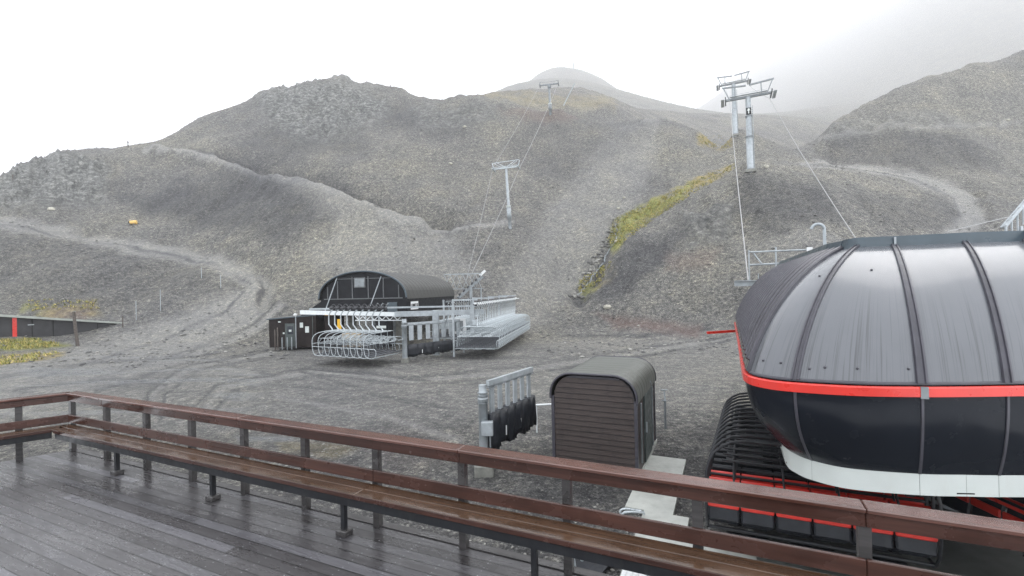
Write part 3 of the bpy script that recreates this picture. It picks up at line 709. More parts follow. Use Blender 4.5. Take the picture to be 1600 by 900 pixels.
def railing(org, rz, length, postx, mirror, label, lab_b, legs, skewx=0.0):
    r = thing('deck_railing', label, 'railing', (org.x, org.y, DZ), rz)
    k = -1 if not mirror else 1       # side of the seat
    L = length
    def seg(name, y, z, w, h, mat, par, x0=0.0, x1=None, joints=(), bev=.006):
        xs = [x0]+list(joints)+[x1 if x1 is not None else L]
        for a, c in zip(xs[:-1], xs[1:]):
            b = MB(); b.box(((a+c)/2, k*y, z), (c-a-.004, w, h), bev=bev); b.build(name, mat, par)
    for x in postx:
        b = MB(); b.box((x, k*-.005, .53), (.085, .075, 1.06)); b.build('post', M['postwood'], r)
    J = [x for i, x in enumerate(postx) if 0 < x < L and i % 3 == 1]
    seg('cap_rail', .01, 1.083, .19, .038, M['caprail'], r, joints=J, bev=.008)
    seg('rail_board', .052, 1.004, .034, .112, M['railwood'], r, joints=J)
    q = thing('bench', lab_b, 'bench', (org.x, org.y, DZ), rz)
    J2 = [x for i, x in enumerate(postx) if 0 < x < L and i % 4 == 2]
    seg('backrest_board', .052, .63, .034, .14, M['railwood'], q, joints=J2)
    e = .35*skewx; e0 = e if skewx > .8 else .12
    seg('seat_plank', .148, .520, .155, .038, M['seatwood'], q, x0=e0*.3, joints=J2)
    seg('seat_plank', .309, .520, .160, .038, M['seatwood'], q, x0=e0*.9, joints=J2)
    seg('front_edge', .3945, .512, .009, .052, M['railwood'], q, x0=e, joints=J2)
    b = MB(); b.box((L/2+e*.5, k*.345, .44), (L-e, .05, .115)); b.build('bearer', M['black'], q)
    for x in legs:
        b = MB(); b.box((x, k*.30, .245), (.055, .055, .39)); g = b.build('leg', M['black'], q)
        b = MB(); b.box((x, k*.30, .035), (.16, .13, .07), bev=.01); b.build('base_block', M['postwood'], g)
    for x in postx:
        if 0 < x < L:
            b = MB(); b.tube([(x, k*.06, .33), (x, k*.12, .40), (x, k*.33, .47)], .011, 6); b.build('bracket', M['black'], q)
    return r, q
rl = W(-11.08, 4.40)
postx = [1.2*n+ (0.02 if n == 0 else 0) for n in range(0, 15)]
railing(rl, RZ, 17.4, postx, False, 'long red brown timber railing with dark posts across the front of the terrace',
        'long wet brown slatted bench fixed along the front railing', [-11.32+2.4*k+11.08 for k in range(1, 8)], 1.0)
rzl = math.atan2(EL.y, EL.x)
railing(Vector((cor.x, cor.y, 0))+EL*.02, rzl, 9.0, [.66+1.2*n for n in range(7)], True, 'short timber railing section running off the left edge of the picture',
        'short wet bench section at the left corner of the terrace', [2.2, 4.6, 7.0], .6)

# ------------------------------------------------------------------ near lift terminal with the smoked dome
T0 = W(0, 0, 0)
tm = thing('lift_terminal', 'big black and red lift station with smoked dome panels beside the terrace', 'lift station', (0, 0, 0), RZ)
def lx(p): return V(p.dot(Dv), p.dot(Lv), p.z)          # world -> (lat, along, z)
def topx(px, py): w = gz(px, py, .65); return (w.dot(Dv), w.dot(Lv))
cols = [((.27, 20.0), (1.85, 20.0), (.85, 20.0)), ((.27, 14.0), (1.9, 15.2), (.85, 14.0)), ((.25, 9.4), (1.97, 11.6), (.85, 9.9)),
        ((.29, 8.45), topx(1322, 388), (.86, 9.15)), ((.50, 8.08), topx(1330, 386.5), (.95, 8.86)), ((.87, 7.93), topx(1341, 385), (1.15, 8.62)),
        ((1.62, 7.93), topx(1368, 384), (1.62, 8.45)), ((2.39, 8.13), topx(1396, 383), (2.47, 8.57)), ((3.0, 8.36), topx(1452, 380.5), (3.05, 8.76)),
        ((3.42, 8.54), topx(1506, 378), (3.45, 8.9)), ((4.5, 9.0), topx(1600, 375), (4.5, 9.33)), ((5.7, 9.5), (5.1, 10.2), (5.6, 9.85)),
        ((6.9, 10.0), (5.7, 10.6), (6.7, 10.35)), ((7.75, 10.7), (6.1, 11.2), (7.3, 11.0)), ((8.1, 11.8), (6.3, 12.2), (7.5, 12.0)), ((8.1, 20.0), (6.3, 20.0), (7.5, 20.0))]
def cat(p0, p1, p2, p3, t):
    return tuple(.5*((2*b_)+(-a_+c_)*t+(2*a_-5*b_+4*c_-d_)*t*t+(-a_+3*b_-3*c_+d_)*t*t*t) for a_, b_, c_, d_ in zip(p0, p1, p2, p3))
def plan(k, t, w):
    """w: 0 base, 1 top, 2 skirt; position between column k and k+1"""
    g = lambda i: cols[min(max(i, 0), len(cols)-1)][w]
    if k <= 1 or k >= 14 or (w == 1): return tuple(a_*(1-t)+b_*t for a_, b_ in zip(g(k), g(k+1)))
    return cat(g(k-1), g(k), g(k+1), g(k+2), t)
ZB, ZT = -1.42, .66
def upper(k, t, s, off=0.0):
    B = plan(k, t, 0); T_ = plan(k, t, 1); a = s*PI/2
    g = .45*s+.55*(1-math.cos(a)); h = .45*s+.55*math.sin(a)
    p = V(B[0]+(T_[0]-B[0])*g, B[1]+(T_[1]-B[1])*g, ZB+(ZT-ZB)*h)
    if off:
        o = V(B[0]-T_[0], B[1]-T_[1], 0); o = o.normalized() if o.length > 1e-5 else V(0, -1, 0)
        p = p+(o*math.cos(a*.75)+V(0, 0, 1)*math.sin(a*.75))*off
    return p
def lower(k, t, s, off=0.0):
    B = plan(k, t, 0); S_ = plan(k, t, 2); g = s**2.1
    p = V(B[0]+(S_[0]-B[0])*g, B[1]+(S_[1]-B[1])*g, -1.60-(2.80-1.60)*s)
    if off:
        o = V(B[0]-S_[0], B[1]-S_[1], 0); o = o.normalized() if o.length > 1e-5 else V(0, -1, 0); p = p+o*off
    return p
def patch(fn, pars, ss, off, name, mat, par, smooth=True, close=False):
    b = MB(); rings = [[fn(k, t, s, off) for s in ss] for k, t in pars]
    vs = [p for r in rings for p in r]; n = len(ss); fs = []
    for i in range(len(rings)-1):
        for j in range(n-1): fs.append((i*n+j, (i+1)*n+j, (i+1)*n+j+1, i*n+j+1))
    b.add(vs, fs, smooth); o = b.build(name, mat, par)
    uvl = o.data.uv_layers.new(name='UVMap'); base = [fn(k, t, 0, 0) for k, t in pars]; cum = [3.1*pars[0][0]]
    for p, q in zip(base[:-1], base[1:]): cum.append(cum[-1]+(q-p).length)
    for li, lp in enumerate(o.data.loops): i, j = divmod(lp.vertex_index, n); uvl.data[li].uv = (cum[i], ss[j])
    return o
def pars(k0, k1, sub):
    out = []
    for k in range(k0, k1):
        for i in range(sub): out.append((k, i/sub))
    out.append((k1-1, 1.0)); return out
S16 = [i/16 for i in range(17)]
# glazed panels between the ribs
for k0, k1 in ((3, 5), (5, 7), (7, 9), (9, 10), (10, 11), (11, 12), (12, 13), (13, 14)):
    pp = pars(k0, k1, 8)
    patch(upper, pp, S16, 0.0, 'dome_panel', M['dome'], tm)
def rib(k, wdt, mat=None):
    b = MB(); rings = []
    nxt = min(k, 14)
    for s in S16:
        p = upper(nxt, 0, s, .0); q = upper(nxt, .02, s, .0); r_ = upper(max(nxt-1, 0), .98, s, 0)
        t = (q-r_); t = t.normalized() if t.length > 1e-6 else V(1, 0, 0)
        s2 = upper(nxt, 0, min(1, s+.03)); s1 = upper(nxt, 0, max(0, s-.03)); u = (s2-s1).normalized()
        nrm = t.cross(u); nrm.normalize()
        if nrm.y > 0 and k < 12: nrm = -nrm
        w = wdt*(1-.35*s)
        rings.append([p-t*w-nrm*.01, p-t*w*.9+nrm*.035, p-t*w*.45+nrm*.04, p-t*w*.35+nrm*.022, p+t*w*.35+nrm*.022, p+t*w*.45+nrm*.04, p+t*w*.9+nrm*.035, p+t*w-nrm*.01])
    b.loft(rings, True, False); return b.build('dome_rib', mat or M['rib'], tm)
rib(3, .04); rib(5, .062); rib(7, .075); rib(9, .068)
for k in (10, 11, 12, 13): rib(k, .09)
# bottom flashing of the panels + gutter
def band(fnp, z0, z1, off, thick, k0, k1, sub, name, mat):
    b = MB(); rings = []
    P = pars(k0, k1, sub)
    for k, t in P:
        B = V(*plan(k, t, 0), 0); e = 1e-3
        A_ = V(*plan(k, max(0, t-.03), 0), 0); C_ = V(*plan(k, min(1, t+.03), 0), 0); d = (C_-A_).normalized(); nn = V(d.y, -d.x, 0)
        if nn.dot(V(4.2, 13, 0)-B) > 0: nn = -nn
        rings.append([B+nn*(off-thick)+V(0, 0, z0), B+nn*off+V(0, 0, z0+.01), B+nn*off+V(0, 0, z1-.02), B+nn*(off-.02)+V(0, 0, z1), B+nn*(off-thick)+V(0, 0, z1)])
    b.loft(rings, True, False); return b.build(name, mat, tm)
band(None, -1.445, -1.395, .012, .05, 3, 14, 6, 'gutter_strip', M['rib'])
band(None, -1.60, -1.455, .05, .08, 0, 7, 6, 'red_band', M['red'])
band(None, -1.60, -1.455, .05, .08, 7, 15, 6, 'red_band', M['red'])
jb = MB(); B = V(*plan(7, 0, 0), 0); jb.box(B+V(.01, -.055, -1.53), (.085, .03, .16)); jb.build('joint_plate', M['galv_dark'], tm)
# corrugated side cover: standing ribs across the vault
P = []
x_ = 0
for k, sub in ((0, 64), (1, 56), (2, 18)):
    for i in range(sub): P.append((k, i/sub))
P.append((2, 1.0))
b = MB(); rings = []
for i, (k, t) in enumerate(P): rings.append([upper(k, t, s, (.0, .0, .0, .0, .02, .02, .02, .0)[i % 8]) for s in S16])
vs = [p for r in rings for p in r]; n = len(S16)
b.add(vs, [(i*n+j, (i+1)*n+j, (i+1)*n+j+1, i*n+j+1) for i in range(len(rings)-1) for j in range(n-1)])
b.cur = 1
for i in range(3, len(P)-2, 7): b.tube([upper(P[i][0], P[i][1], s_, .03) for s_ in S16[1:]], .045, 6)
b.build('corrugated_cover', None, tm, [M['corr'], M['rib']])
rs_ = patch(upper, pars(14, 15, 20), S16, 0, 'side_cover', M['blackplate'], tm, False)
# lower body panels with open joints
S12 = [i/12 for i in range(13)]
jn = [(0, 2), (2, 5), (5, 7), (7, 9), (9, 10), (10, 11), (11, 12), (12, 13), (13, 15)]
for a_, c_ in jn:
    pp = pars(a_, c_, 8); pp[0] = (a_, .015 if a_ else 0); pp[-1] = (c_-1, .985)
    patch(lower, pp, S12, .0, 'body_panel', M['blacksheet'], tm)
patch(lower, pars(0, 15, 4), S12, -.02, 'joint_backing', M['rib'], tm)
def lowrib(k, w=.02):
    b = MB(); rings = []
    for s in S12:
        p = lower(k, 0, s, .004); q = lower(k, .02, s, .004); r_ = lower(k-1, .98, s, .004); t = (q-r_).normalized(); o = V(t.y, -t.x, 0)
        rings.append([p-t*w, p-t*w*.8+o*.012, p+t*w*.8+o*.012, p+t*w])
    b.loft(rings, True, False); b.build('seam_strip', M['rib'], tm)
for k in (5, 7, 9, 10, 11, 12): lowrib(k)
# white skirt
def skirt(k, t, s, off=0): S_ = plan(k, t, 2); return V(S_[0], S_[1], -2.79-.32*s)
for a_, c_ in ((0, 2), (2, 5), (5, 7), (7, 8), (8, 9), (9, 11), (11, 13), (13, 15)):
    pp = pars(a_, c_, 8); pp[-1] = (c_-1, .993)
    patch(skirt, pp, [0, .5, 1], 0, 'skirt_panel', M['skirt'], tm)
# soffit, roof lid and roof fascia
def lid(w, z, name, mat, inset=0.0, thick=.02):
    P_ = [plan(k, t, w) for k, t in pars(0, 15, 4)]; n = len(P_); b = MB()
    b.add([(p[0], p[1], z) for p in P_]+[(p[0], p[1], z-thick) for p in P_], [tuple(range(n)), tuple(range(n, 2*n))[::-1]]+[(i, (i+1) % n, (i+1) % n+n, i+n) for i in range(n)])
    return b.build(name, mat, tm)
lid(2, -3.06, 'soffit', M['blackplate']); lid(1, .70, 'roof_lid', M['beam'])
def roofbeam(k0, k1, z0, z1, out0, out1, name, mat, t1=1.0):
    b = MB(); rings = []; PP = pars(k0, k1, 3)
    for i, (k, t) in enumerate(PP):
        T_ = V(*plan(k, t, 1), 0)
        a_ = V(*plan(*PP[max(i-1, 0)], 1), 0); c_ = V(*plan(*PP[min(i+1, len(PP)-1)], 1), 0); d = (c_-a_).normalized(); nn = V(d.y, -d.x, 0)
        if nn.dot(V(4.2, 13, 0)-T_) > 0: nn = -nn
        rings.append([T_+nn*(out0-.07)+V(0, 0, z0), T_+nn*out0+V(0, 0, z0), T_+nn*out1+V(0, 0, z1), T_+nn*(out1-.08)+V(0, 0, z1)])
    b.loft(rings, True, False); return b.build(name, mat, tm)
roofbeam(0, 3, .58, .80, .12, .06, 'roof_edge', M['beam'])
roofbeam(3, 7, .58, .81, .10, .05, 'roof_edge', M['beam'])
roofbeam(7, 15, .58, .81, .10, .05, 'roof_edge', M['beam'])
B = V(*plan(7, 0, 1), 0); jb = MB(); jb.box(B+V(.0, -.10, .70), (.03, .02, .18)); jb.build('joint_plate', M['galv'], tm)
# bolts on the panels
for k, t, s in ((4, .4, .62), (4, -.4+.9, .08), (5, .25, .06), (6, .0, .07), (6, .8, .07), (6, .1, .66), (3, .7, .08), (5, .5, .07)):
    p = upper(k, max(0, t), s, .0); q = upper(k, max(0, t), s, .02); d = (q-p).normalized(); b = MB(); b.tube([p-d*.005, p+d*.016, p+d*.02], [.017, .017, .009], 8); b.build('bolt', M['rib'], tm)
b = MB(); P_ = [upper(0, 0, s)+V(.06, -.08, -.06) for s in S16]; P_ += [V(8.37-p.x, p.y, p.z) for p in P_[::-1]]+[V(7.6, P_[0].y, -2.9), V(.9, P_[0].y, -2.9)]
b.add(P_, [tuple(range(len(P_)))]); b.build('rear_bulkhead', M['blackplate'], tm)
# legs that carry the station
for (x, y) in ((4.6, 14.2), (4.6, 18.0)):
    b = MB(); b.tube([(x, y, GZ), (x, y, GZ+.05), (x, y, GZ+.05), (x, y, -2.9)], [.55, .55, .34, .34], 20); b.build('support_column', M['galv'], tm)
b = MB(); b.box((4.3, 15.2, -1.55), (2.0, 8.6, .5)); b.box((4.3, 12.2, -2.0), (5.0, .3, .3)); b.build('frame_girder', M['galv_dark'], tm)
b = MB(); b.tube(arc((4.3, 11.6, -2.35), 2.1, PI, 2*PI, 20, (1, 0, 0), (0, 1, 0)), .06, 8); b.tube([(2.2, 11.6, -2.35), (2.2, 19.5, -2.35)], .06, 8); b.tube([(6.4, 11.6, -2.35), (6.4, 19.5, -2.35)], .06, 8); b.build('guide_rail', M['galv'], tm)
# drive gear hanging under the soffit
rs = np.random.RandomState(5)
for i in range(9):
    x, y = 2.6+i*.62, 9.6+.25*i+rs.rand()*.6; b = MB(); b.tube([(x, y, -3.35), (x+.1, y, -3.35)], .22, 12); b.tube([(x+.05, y, -3.35), (x+.05, y, -3.0)], .035, 6); b.build('guide_wheel', M['grip'], tm)
b = MB(); b.bar((1.6, 9.5, -3.2), (7.0, 11.6, -3.2), .1, .12); b.bar((1.6, 10.2, -3.25), (7.0, 12.3, -3.25), .08, .1); b.build('guide_track', M['galv_dark'], tm)
# red stop arm, bracket and rear pipework (left of the cover)
a = lx(at(1150, 515, 17.6)); c = lx(at(1105, 520, 17.2))
b = MB(); b.bar(a+V(.5, 0, 0), c, .07, .09); b.build('red_arm', M['red'], tm)
p = lx(at(1165, 441, 19.6)); b = MB()
b.box(p+V(0, 0, -.06), (.85, .12, .2)); b.box(p+V(.05, -.05, .06), (.95, .25, .03)); b.box(p+V(.48, -.05, .2), (.03, .2, .3)); b.build('sheave_bracket', M['galv'], tm)
b = MB()
q0 = lx(at(1170, 394, 21.0)); q1 = lx(at(1268, 390, 19.4)); b.tube([q0, q1, q1+(q1-q0)*.35], .035, 8)
q2 = lx(at(1172, 414, 21.0)); q3 = lx(at(1215, 412, 20.4)); b.tube([q2, q3+(q3-q2)*.5], .045, 8)
q4 = lx(at(1212, 386, 20.3)); b.tube([q4, V(q4.x, q4.y, q3.z-.5)], .035, 8)
b.tube([lx(at(1178, 396, 20.9)), lx(at(1190, 412, 20.7))], .03, 6); b.tube([V(q0.x, q0.y, q0.z+.1), V(q0.x, q0.y, p.z)], .03, 6)
b.build('service_frame', M['galv'], tm)
p = lx(at(1265, 390, 19.3)); b = MB(); b.box(p, (.2, .1, .2)); b.build('sensor_box', M['whitebox'], tm)
p = lx(at(1289, 392, 17.0)); t_ = lx(at(1288, 358, 17.0)); b = MB()
rr = .20; b.tube([V(p.x, p.y, p.z-1), V(t_.x, p.y, t_.z)]+arc((t_.x-rr, p.y, t_.z), rr, 0, PI*.95, 10, (1, 0, 0), (0, 0, 1)), .055, 10); b.build('vent_pipe', M['galv'], tm)

# ------------------------------------------------------------------ chairs
def rails(b, w, y0, y1, z, n, r, k=6):
    for i in range(n):
        y = y0+(y1-y0)*i/(n-1) if n > 1 else y0
        b.tube([(-w/2, y, z), (w/2, y, z)], r, k)
def make_chair(name, label, group, w, tubem, seatm, grpm, detail=True, cushion=False, hz_=3.55):
    """origin under the grip, at seat level; x across the seat, -y the way it faces"""
    t = thing(name, label, 'chairlift chair', (0, 0, 0), 0, group)
    for sx in (-1, 1):                                    # rounded side loops
        b = MB(); x = sx*w/2
        loop = [(x, -.62, .62), (x, -.63, .42), (x, -.60, .25), (x, -.50, .12), (x, -.30, .06), (x, .0, .06), (x, .22, .12), (x, .36, .30), (x, .43, .60), (x*1.0, .46, .95), (x*.995, .46, 1.22), (x*.97, .43, 1.42), (x*.92, .37, 1.58), (x*.84, .28, 1.69), (x*.74, .18, 1.76), (x*.6, .12, 1.79), (x*.4, .10, 1.80)]
        b.tube(loop, .028, 6); b.tube([(x, -.62, .62), (x, -.5, .72), (x, .42, .74)], .026, 6); b.build('side_loop', tubem, t)
    b = MB(); b.tube([(-w*.25, .10, 1.80), (w*.25, .10, 1.80)], .045, 8); b.tube([(-w/2, .46, .95), (w/2, .46, .95)], .028, 6)
    b.tube([(-w/2, -.30, .08), (w/2, -.30, .08)], .035, 6); b.tube([(-w/2, .2, .10), (w/2, .2, .10)], .035, 6); b.build('cross_tube', tubem, t)
    b = MB()
    nseg = 6
    for i in range(nseg):
        x = -w/2+w*(i+.5)/nseg; sw = w/nseg-.035
        b.box((x, -.16, .20), (sw, .50, .09), (V(1, 0, 0), V(0, .98, -.12), V(0, .12, .98)), bev=.03)
    b.build('seat', seatm, t)
    b = MB()
    if cushion:
        for i in range(nseg):
            x = -w/2+w*(i+.5)/nseg; sw = w/nseg-.035
            b.box((x, .30, .58), (sw, .07, .55), (V(1, 0, 0), V(0, .97, .2), V(0, -.2, .97)), bev=.03)
        bk = b.build('backrest', seatm, t)
        b = MB()
        for i in range(nseg):
            x = -w/2+w*(i+.5)/nseg; sw = w/nseg-.03
            b.tube([(x-sw/2, .365, .90), (x+sw/2, .365, .90)], .085, 8)
        b.build('head_roll', M['redseat'], t)
        b = MB()
        for i in range(nseg):
            x = -w/2+w*(i+.5)/nseg; sw = w/nseg-.03; b.box((x, .352, .63), (sw, .05, .15), bev=.02)
        b.build('back_trim', M['redseat'], t)
    else:
        for i in range(2): b.box((0, .36+.05*i, .5+.32*i), (w-.1, .02, .045))
        b.build('backrest', seatm, t)
    b = MB()                                              # raised bail with foot rests
    for x in (-w*.36, -w*.12, w*.12, w*.36):
        b.tube([(x, .35, .95), (x, -.05, 1.32), (x, -.60, 1.30), (x, -.72, 1.15)], .02, 5)
    b.tube([(-w*.42, -.05, 1.33), (w*.42, -.05, 1.33)], .022, 5)
    if detail:
        for x in (-w*.3, 0, w*.3):
            b.box((x, -.72, 1.12), (w*.2, .10, .05)); b.box((x, .05, -.02), (w*.2, .16, .03))
    b.build('safety_bar', tubem if not cushion else M['black'], t)
    b = MB(); b.tube([(0, .10, 1.80), (0, .16, 1.95), (-.02, .46, 2.30), (0, .46, hz_-.55), (0, .30, hz_-.28), (0, .05, hz_-.10)], [.05, .05, .045, .045, .045, .05], 8); b.build('hanger', tubem, t)
    b = MB(); b.box((0, 0, hz_), (.20, .46, .18), bev=.03); b.tube([(-.16, -.16, hz_+.05), (-.16, .2, hz_+.05)], .075, 8); b.box((0, .1, hz_+.14), (.12, .24, .12))
    b.tube(arc((0, -.05, hz_+.08), .24, .2, PI-.2, 6, (0, 1, 0), (0, 0, 1)), .035, 5)
    g = b.build('grip', grpm, t)
    b = MB(); b.tube([(.10, 0, hz_-.03), (.16, 0, hz_-.03)], .06, 8); b.build('grip_roller', M['white_tube'], g)
    return t
# silver chairs parked in a row left of the girder (side on to us)
sil = make_chair('silver_chair', 'silver chair at the left end of the short parked row beside the cabin', 'silver chairs in the short row left of the girder', 3.5, M['silver'], M['slate'], M['grip'])
ORD = ['nearest', 'second', 'third', 'fourth', 'fifth', 'sixth', 'seventh', 'eighth', 'ninth', 'tenth', 'eleventh', 'twelfth', 'thirteenth', 'fourteenth', 'fifteenth', 'sixteenth', 'seventeenth', 'eighteenth', 'nineteenth', 'twentieth', 'twenty-first', 'twenty-second', 'twenty-third', 'twenty-fourth', 'twenty-fifth', 'twenty-sixth', 'twenty-seventh']
ordn = ['leftmost', 'second from the left', 'third from the left', 'fourth from the left', 'middle', 'fourth from the right', 'third from the right', 'second from the right', 'rightmost and frontmost']
pa = gz(519, 555, -4.75); 
p0 = V(-14.2, 36.9, -4.75); p8 = V(-9.55, 34.6, -4.75)
rzc = math.atan2(.92, .39)
for i in range(9):
    p = p0.lerp(p8, i/8)
    lab = '%s silver chair of the short parked row left of the girder' % ordn[i]
    if i == 0: sil.location = p; sil.rotation_euler = (0, 0, rzc); sil['label'] = lab
    else: dup(sil, p, rzc, lab)
# long row receding at the right
rA = V(-2.9, 37.4, -4.75); nR = 27
rz2 = RZ2
first = dup(sil, rA, rz2, 'silver chair at the near end of the long parked row, its footrests facing the camera'); 
GR = 'silver chairs in the long row right of the girder'; first['group'] = GR
for i in range(1, nR):
    c = dup(sil, rA+L2*(.68*i), rz2, '')
    c['group'] = GR
    c['label'] = '%s silver chair from the near end of the long parked row' % ORD[i] if i < nR-1 else 'last silver chair at the far right end of the long parked row'
for i in range(11):
    c = dup(sil, V(-6.6, 46.0, -4.75)+L2*(.9*i)+V(.2, 0, 0), rz2, '%s silver chair of the hidden row between barn and long row, counted from the camera' % ORD[i])
    c['group'] = 'silver chairs parked behind the girder'
# black chairs beside the near terminal
blk = make_chair('black_chair', 'black chair', 'black chairs stored in a row under the near lift station', 3.45, M['black'], M['cushion'], M['grip'], cushion=True, hz_=3.0)
for i in range(13):
    p = W(1.28+.02*i, 10.0+.37*i, -4.78)
    lab = ('nearest black and red chair of the row stored beside the concrete path' if i == 0 else 'farthest black chair of the row stored under the lift station' if i == 12 else '%s black chair from the concrete path in the row under the lift station' % ORD[i])
    if i == 0: blk.location = p; blk.rotation_euler = (0, 0, RZ+PI); blk['label'] = lab
    else:
        c = dup(blk, p, RZ+PI, lab)
        if i > 2:
            for ch in c.children:
                if ch.name.startswith(('head_roll', 'back_trim')):
                    ch.material_slots[0].link = 'OBJECT'; ch.material_slots[0].material = M['cushion']
for i, (px, py, a) in enumerate(((1530, 868, 1.15), (1640, 850, .75))):
    p = gz(px, py, -4.78)+V(.9, .7, 0)
    c = dup(blk, p, RZ+PI-a, ('black and red chair turned on the curve under the lift station nose', 'rightmost black and red chair on the curve at the picture edge')[i]); c['group'] = 'black chairs turning under the lift station'

# storage rails that carry the parked chairs
def beam_thing(name, label, cat_, parts):
    t = thing(name, label, cat_, parts[0][1], 0); return t
t = thing('storage_rail', 'pale rail carrying the grips of the long parked chair row', 'rail', rA+V(0, 0, 3.9-3.55), RZ2)
b = MB(); b.box((0, 9.2, 3.34), (.12, 19.6, .14)); b.box((.35, 9.2, 3.30), (.06, 19.6, .08)); b.build('rail_beam', M['white_tube'], t)
for y in (.2, 6.5, 13, 18.6):
    b = MB(); b.box((-2.0, y, 1.35), (.14, .14, 4.7)); b.box((-1.0, y, 3.62), (2.1, .10, .12)); b.build('rail_post', M['galv'], t)
t = thing('storage_rail', 'pale rail carrying the grips of the chairs behind the girder', 'rail', V(-6.3, 46, -4.75)+V(0, 0, .35), RZ2)
b = MB(); b.box((0, 4.5, 3.34), (.12, 10.5, .14)); b.build('rail_beam', M['galv_dark'], t)
for y in (0, 9):
    b = MB(); b.box((-.5, y, 1.3), (.16, .16, 4.4)); b.build('rail_post', M['galv'], t)

# ------------------------------------------------------------------ girder of the far lift's garage
gd = thing('steel_girder', 'long pale steel girder on a thick square column in front of the barn', 'girder', V(-6.4, 38.8, GZ), 0)
o = gd.location
def G(px, py, Y): return at(px, py, Y)-Vector(o)
b = MB(); b.box((0, 0, 1.85), (.5, .5, 3.9), bev=.03); b.build('column', M['galv'], gd)
b = MB(); b.box((0, 0, .02), (.9, .9, .12)); b.build('base_plate', M['footing'], gd)
b = MB(); b.bar(G(618, 491, 39.3), G(757, 487, 38.4), .45, .42); b.build('main_beam', M['galv'], gd)
b = MB(); b.bar(G(470, 488, 40.2), G(618, 491, 39.3), .3, .34); b.build('main_beam', M['white_tube'], gd)
b = MB()
for i in range(6):
    x0 = 555+i*12; b.bar(G(x0, 494, 39.6), G(x0+6, 500, 39.6), .07, .07); b.bar(G(x0+6, 500, 39.6), G(x0+12, 494, 39.6), .07, .07)
b.bar(G(555, 500.5, 39.6), G(630, 500.5, 39.6), .08, .08); b.build('lattice_web', M['white_tube'], gd)
b = MB(); b.bar(G(484, 483, 40.5), G(745, 478, 40.2), .25, .14); b.build('upper_rail', M['galv'], gd)
b = MB(); b.bar(G(738, 480, 38.3), G(738, 520, 38.3), .34, .34); b.box(G(742, 505, 37.9), (.5, .4, .5), bev=.08); b.build('end_post', M['galv'], gd)
b = MB()
for i in range(3): p = G(588+i*8, 483, 40.2); b.tube([p, p+V(0, 0, .35), p+V(.15, 0, .5)], .06, 6)
b.build('roller', M['galv_dark'], gd)
b = MB(); b.bar(G(692, 520, 38.5), G(700, 492, 38.5), .09, .09); b.build('brace', M['galv_dark'], gd)
# hanging gate flaps in black covers: one frame far, one near
def gate(name, label, group, base, beam0, beam1, post_top, npan, pw, ph, covz0, covz1, postr, rnd=True, box=True):
    """base: foot of the post; beam ends; panels hang under the beam"""
    t = thing(name, label, 'gate frame', base, 0, group); o = Vector(base)
    b = MB()
    if rnd: b.tube([(0, 0, .25), (0, 0, post_top*.82), (0, 0, post_top*.82), (0, 0, post_top*.86), (0, 0, post_top*.86), (0, 0, post_top)], [postr, postr, postr*1.12, postr*1.12, postr*.85, postr*.85], 16)
    else: b.box((0, 0, post_top/2), (postr*2, postr*2, post_top))
    pst = b.build('post', M['galv'], t)
    if rnd:
        for k in (.80, .835, .87, .905): b = MB(); b.tube([(0, 0, post_top*k), (0, 0, post_top*(k+.012))], postr*1.16, 16); b.build('collar', M['galv_dark'], pst)
    b = MB(); b.box((0, 0, .10), (.55, .55, .45), bev=.03); b.build('footing', M['footing'], t)
    a = beam0-o; c = beam1-o; d = (c-a); b = MB(); b.bar(a, c, .11, .16); b.bar(a+V(0, 0, -.12), c+V(0, 0, -.12), .05, .05); b.build('top_beam', M['galv'], t)
    hd = V(d.x, d.y, 0).normalized(); nx = V(-hd.y, hd.x, 0)
    for i in range(npan):
        f = (i+.45)/npan; p = a+d*f; b = MB()
        b.box(p+V(0, 0, -.14-ph/2), (pw, .05, ph), (hd, nx, V(0, 0, 1))); pn = b.build('gate_panel', M['galv'] if rnd else M['white_tube'], t)
        b = MB(); b.box(p+V(0, 0, -.13), (pw*1.15, .08, .04), (hd, nx, V(0, 0, 1))); b.build('hinge_plate', M['galv_dark'], pn)
    # creased cover wrapped round the lower halves
    for i in range(npan):
        f0 = i/npan; f1 = (i+1.12)/npan; b = MB(); rs = np.random.RandomState(i+40); rings = []
        for j in range(9):
            q = a+d*(f0+(f1-f0)*j/8); th = .07+.05*math.sin(j/8*PI)+.02*rs.rand()
            zz = [covz1-.03*rs.rand()-(.05 if j in (0, 8) else 0), covz1*.6+covz0*.4, covz1*.3+covz0*.7, covz0+.06*rs.rand()+.10*(i % 2)]
            r = [V(q.x, q.y, 0)+nx*(-th*(1+.6*rs.rand()))+V(0, 0, z) for z in zz]+[V(q.x, q.y, 0)+nx*(th*(1+.4*rs.rand()))+V(0, 0, z) for z in zz[::-1]]
            rings.append([V(p_.x, p_.y, p_.z+d.z*(f0+(f1-f0)*j/8)) for p_ in r])
        b.loft(rings, True, True); cv = b.build('cover', M['cover'], t)
        if i in (1, 3): 
            q = a+d*(f0+f1)/2; b = MB(); b.box(V(q.x, q.y, (covz0*1.2+covz1*.8)/2+d.z*.5)-nx*.17, (.05, .02, .28), (hd, nx, V(0, 0, 1))); b.build('reflector_strip', M['whitebox'], cv)
    if box:
        b = MB(); b.box(V(.12, -.16, post_top*.53), (.34, .22, .40), bev=.015); jbx = b.build('junction_box', M['galv'], t)
        b = MB(); b.tube([(.2, -.16, post_top*.46), (.2, -.16, post_top*.32)], .025, 6); b.build('conduit', M['galv_dark'], jbx)
        b = MB(); b.box(V(.12, -.275, post_top*.53), (.30, .008, .36)); b.build('lid', M['galv'], jbx)
    return t
fb = gz(757, 741, GZ)
Y1 = 15.6
